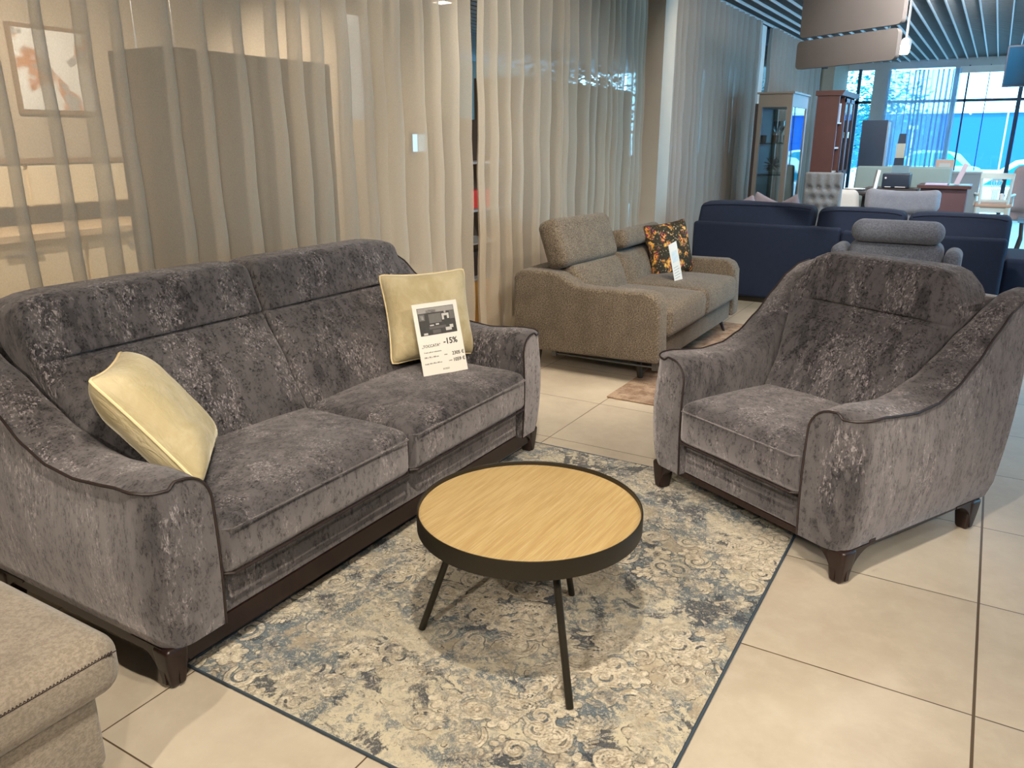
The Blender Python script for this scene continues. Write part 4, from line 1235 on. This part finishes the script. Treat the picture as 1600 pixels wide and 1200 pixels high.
for nm, lb, x0, x1, y0, y1, h in (('tall_cupboard', 'tall dark brown cupboard behind the curtain over the left sofa cushion', -3.75, -3.3, 2.50, 3.55, 1.86),
                                  ('tall_cupboard', 'wide tall dark brown cupboard behind the curtain left of the wall pier', -3.75, -3.3, 5.70, 7.95, 1.93)):
    t = thing(nm, lb, 'cupboard', ((x0 + x1) / 2, (y0 + y1) / 2, 0), group='tall dark cupboards behind the curtain')
    w, d = (x1 - x0) / 2, (y1 - y0) / 2
    MB().box(-w, w - .02, -d, d, 0, h).build('body', DT, t, False)
    for k in range(2): MB().box(w - .02, w, -d + .01 + k * d, -.01 + k * d, .05, h - .01).build('door', DT, t, False)
t = thing('hanging_display_board', 'mauve grey panel hanging behind the curtain left of the dark cupboard', 'panel', (-4.4, 3.22, 0))
MB().box(-.02, .02, -.16, .22, 1.20, 1.78).build('board', plain('mauve_grey_board', (.40, .34, .33), .7), t, False)
for y_ in (-.1, .16): MB().tube([(0, y_, 1.78), (0, y_, CEIL)], .003, 6).build('hanging_wire', SILVER, t)
t = thing('hanging_sign_board', 'pale blue-grey board hanging behind the curtain above the sofa', 'sign', (-4.0, 4.55, 1.95))
MB().box(-.01, .01, -.15, .14, -.36, .33).build('board', plain('pale_sign', (.55, .55, .55), .6), t, False)
for y_ in (-.1, .1): MB().tube([(0, y_, .33), (0, y_, CEIL - 1.95)], .003, 6).build('hanging_wire', SILVER, t)
b = NT('lit_screen')
t = thing('wall_monitor', 'small lit blue monitor far behind the curtain', 'monitor', (-5.97, 7.85, 1.42), 0)
MB().box(-.02, .02, -.16, .16, -.12, .12).build('housing', PB, t, False)
MB().box(.02, .024, -.14, .14, -.10, .10).build('screen', glow('screen_glow', (.45, .80, 1.0), 1.8), t, False)
# shelf in the curtain gap
t = thing('shelf_rack', 'dark shelf rack glimpsed through the gap between the curtains', 'shelf', (-3.4, 5.08, 0))
for y_ in (-.22, .22): MB().box(-.16, .16, y_ - .01, y_ + .01, 0, 1.6).build('side_panel', DARKF, t, False)
for z in (.45, .72, .96, 1.3): MB().box(-.16, .16, -.21, .21, z - .015, z).build('shelf', plain('shelf_grey', (.35, .37, .4), .5), t, False)
MB().box(-.15, .15, -.21, .21, 0, .43).build('base', plain('orange_wood', (.55, .30, .08), .5), t, False)
o = MB().box(-.05, .05, -.17, .15, 0, .13).build('red_box', plain('red_card', (.65, .04, .03), .5), None, False)
o.location = (-3.36, 5.08, .962); tag(o, 'red box on the shelf in the curtain gap', 'box')
o = MB().box(-.05, .05, -.17, .17, 0, .18).build('black_box', DARKF, None, False)
o.location = (-3.36, 5.08, .455); tag(o, 'black box on the lower shelf in the curtain gap', 'box')
LGLOW = glow('panel_glow', (1, .86, .66), 7)
for k, (x, y_) in enumerate(((-4.9, 2.9), (-4.9, 4.0), (-5.4, 5.6), (-4.6, 6.6), (-5.4, 7.6))):
    t = thing('ceiling_lamp', 'small bright square ceiling lamp behind the sheer curtain', 'lamp', (x, y_, CEIL - .03), group='ceiling lamps behind the curtain')
    MB().box(-.09, .09, -.09, .09, 0, .03).build('housing', LIGHTW, t, False)
    MB().box(-.075, .075, -.075, .075, -.004, 0).build('diffuser', LGLOW, t, False)

# ------------------------------------------------------------------ outside
b = NT('asphalt'); 
struct('trim_3', MB().box(-40, 60, 18.3, 120, -.5, -.4).box(-60, -9.5, -10, 120, -.5, -.4).box(-9.5, -3.2, 8.7, 18.3, -.5, -.4).box(5.3, 60, -10, 18.3, -.5, -.4), b.done(b.pr(col=b.mix(b.noise(b.coord(), .6, 4), (.62, .62, .60), (.8, .8, .78)), rough=.9)))
t = thing('warehouse', 'long blue low building across the car park outside the far window', 'building', (0, 62, -.4))
BLU = plain('blue_cladding', (.004, .105, .50), .6)
MB().box(-14, 40, 0, 12, 0, 3.55).build('wall', BLU, t, False)
MB().box(-14.2, 40.2, -.2, 12.2, 3.55, 3.7).build('roof_edge', LIGHTW, t, False)
def car(label, x, y, m, rot=0.0):
    t = thing('parked_car', label, 'car', (x, y, -.4), rot, group='cars in the car park outside')
    low = [(-2.15, .30), (-2.1, .62), (-1.5, .80), (-1.0, .86), (1.55, .90), (2.05, .82), (2.15, .55), (2.1, .28)]
    MB().prism(low, 1, -.85, .85, .05, 2).build('body', m, t, True, 50)
    MB().prism([(-1.1, .84), (-.35, 1.40), (.0, 1.46), (.9, 1.44), (1.30, 1.34), (1.75, .88)], 1, -.70, .70, .05, 2).build('cabin', m, t, True, 50)
    MB().prism([(-.92, .90), (-.30, 1.34), (.28, 1.38), (.28, .90)], 1, -.72, .72).prism([(.36, .90), (.36, 1.38), (.92, 1.36), (1.45, .92)], 1, -.72, .72).build('side_windows', plain('car_glass', (.02, .25, .35), .1), t, False)
    for cx in (-1.35, 1.35):
        MB().lathe([(0, -.90), (.31, -.90), (.33, -.86), (.33, .86), (.31, .90), (0, .90)], 28, T=lambda p: Vector((p.x + cx, p.z, p.y + .32))).build('wheels', DARKF, t)
CW = plain('car_silver', (.70, .75, .78), .25, .2, spec=.6)
CB = plain('car_pale_cyan', (.30, .62, .66), .25, .2, spec=.6)
car('silver hatchback parked right outside the far window', .75, 21.6, CW)
car('pale cyan car parked in the second row, left of the lamp post', -2.6, 37, CB, .1)
car('white car parked in the second row, behind the silver hatchback', 2.6, 37.5, LIGHTW, -.05)
for x, y_, h, lb in ((.15, 40, 3.1, 'thin pale lamp post beyond the parked cars'), (-2.5, 30, 2.2, 'thin pale sign post left of the parked cars')):
    t = thing('lamp_post', lb, 'post', (x, y_, -.4))
    MB().tube([(0, 0, 0), (0, 0, h)], .03, 8).build('pole', LIGHTW, t)
    MB().box(-.14, .14, -.05, .05, h, h + .12).build('head', LIGHTW, t, False)
def tree(label, x, y, s, seed):
    t = thing('leafy_tree', label, 'tree', (x, y, -.4), group='trees outside the side windows')
    MB().tube([(0, 0, 0), (.05, 0, 1.2 * s), (.0, .05, 2.4 * s)], [.14, .1, .05], 8).build('trunk', plain('bark', (.10, .08, .06), .9), t)
    rnd = random.Random(seed); mb = MB()
    for k in range(2600):
        v = Vector((rnd.gauss(0, .75), rnd.gauss(0, .75), rnd.gauss(0, .75))) * s
        if v.length > 1.7 * s: continue
        v += Vector((0, 0, 2.6 * s)); a = rnd.uniform(0, 2 * PI); e = .10 * s
        d = Vector((math.cos(a), math.sin(a), rnd.uniform(-.6, .6))); w_ = Vector((-d.y, d.x, rnd.uniform(-.5, .5)))
        mb.add([v, v + d * e + w_ * e * .5, v + d * 2 * e, v + d * e - w_ * e * .5], [(0, 1, 2, 3)])
    mb.build('foliage', plain('foliage_green', (.035, .30, .34), .6, var=.5, scale=3), t, False, fix=False)
tree('leafy tree outside the side window beyond the display cabinet', -5.2, 21.5, .85, 1)
tree('leafy tree outside behind the mahogany bookcase', -3.15, 25.2, .95, 2)
tree('leafy tree outside left of the pale curtain', -6.6, 13.2, .9, 3)
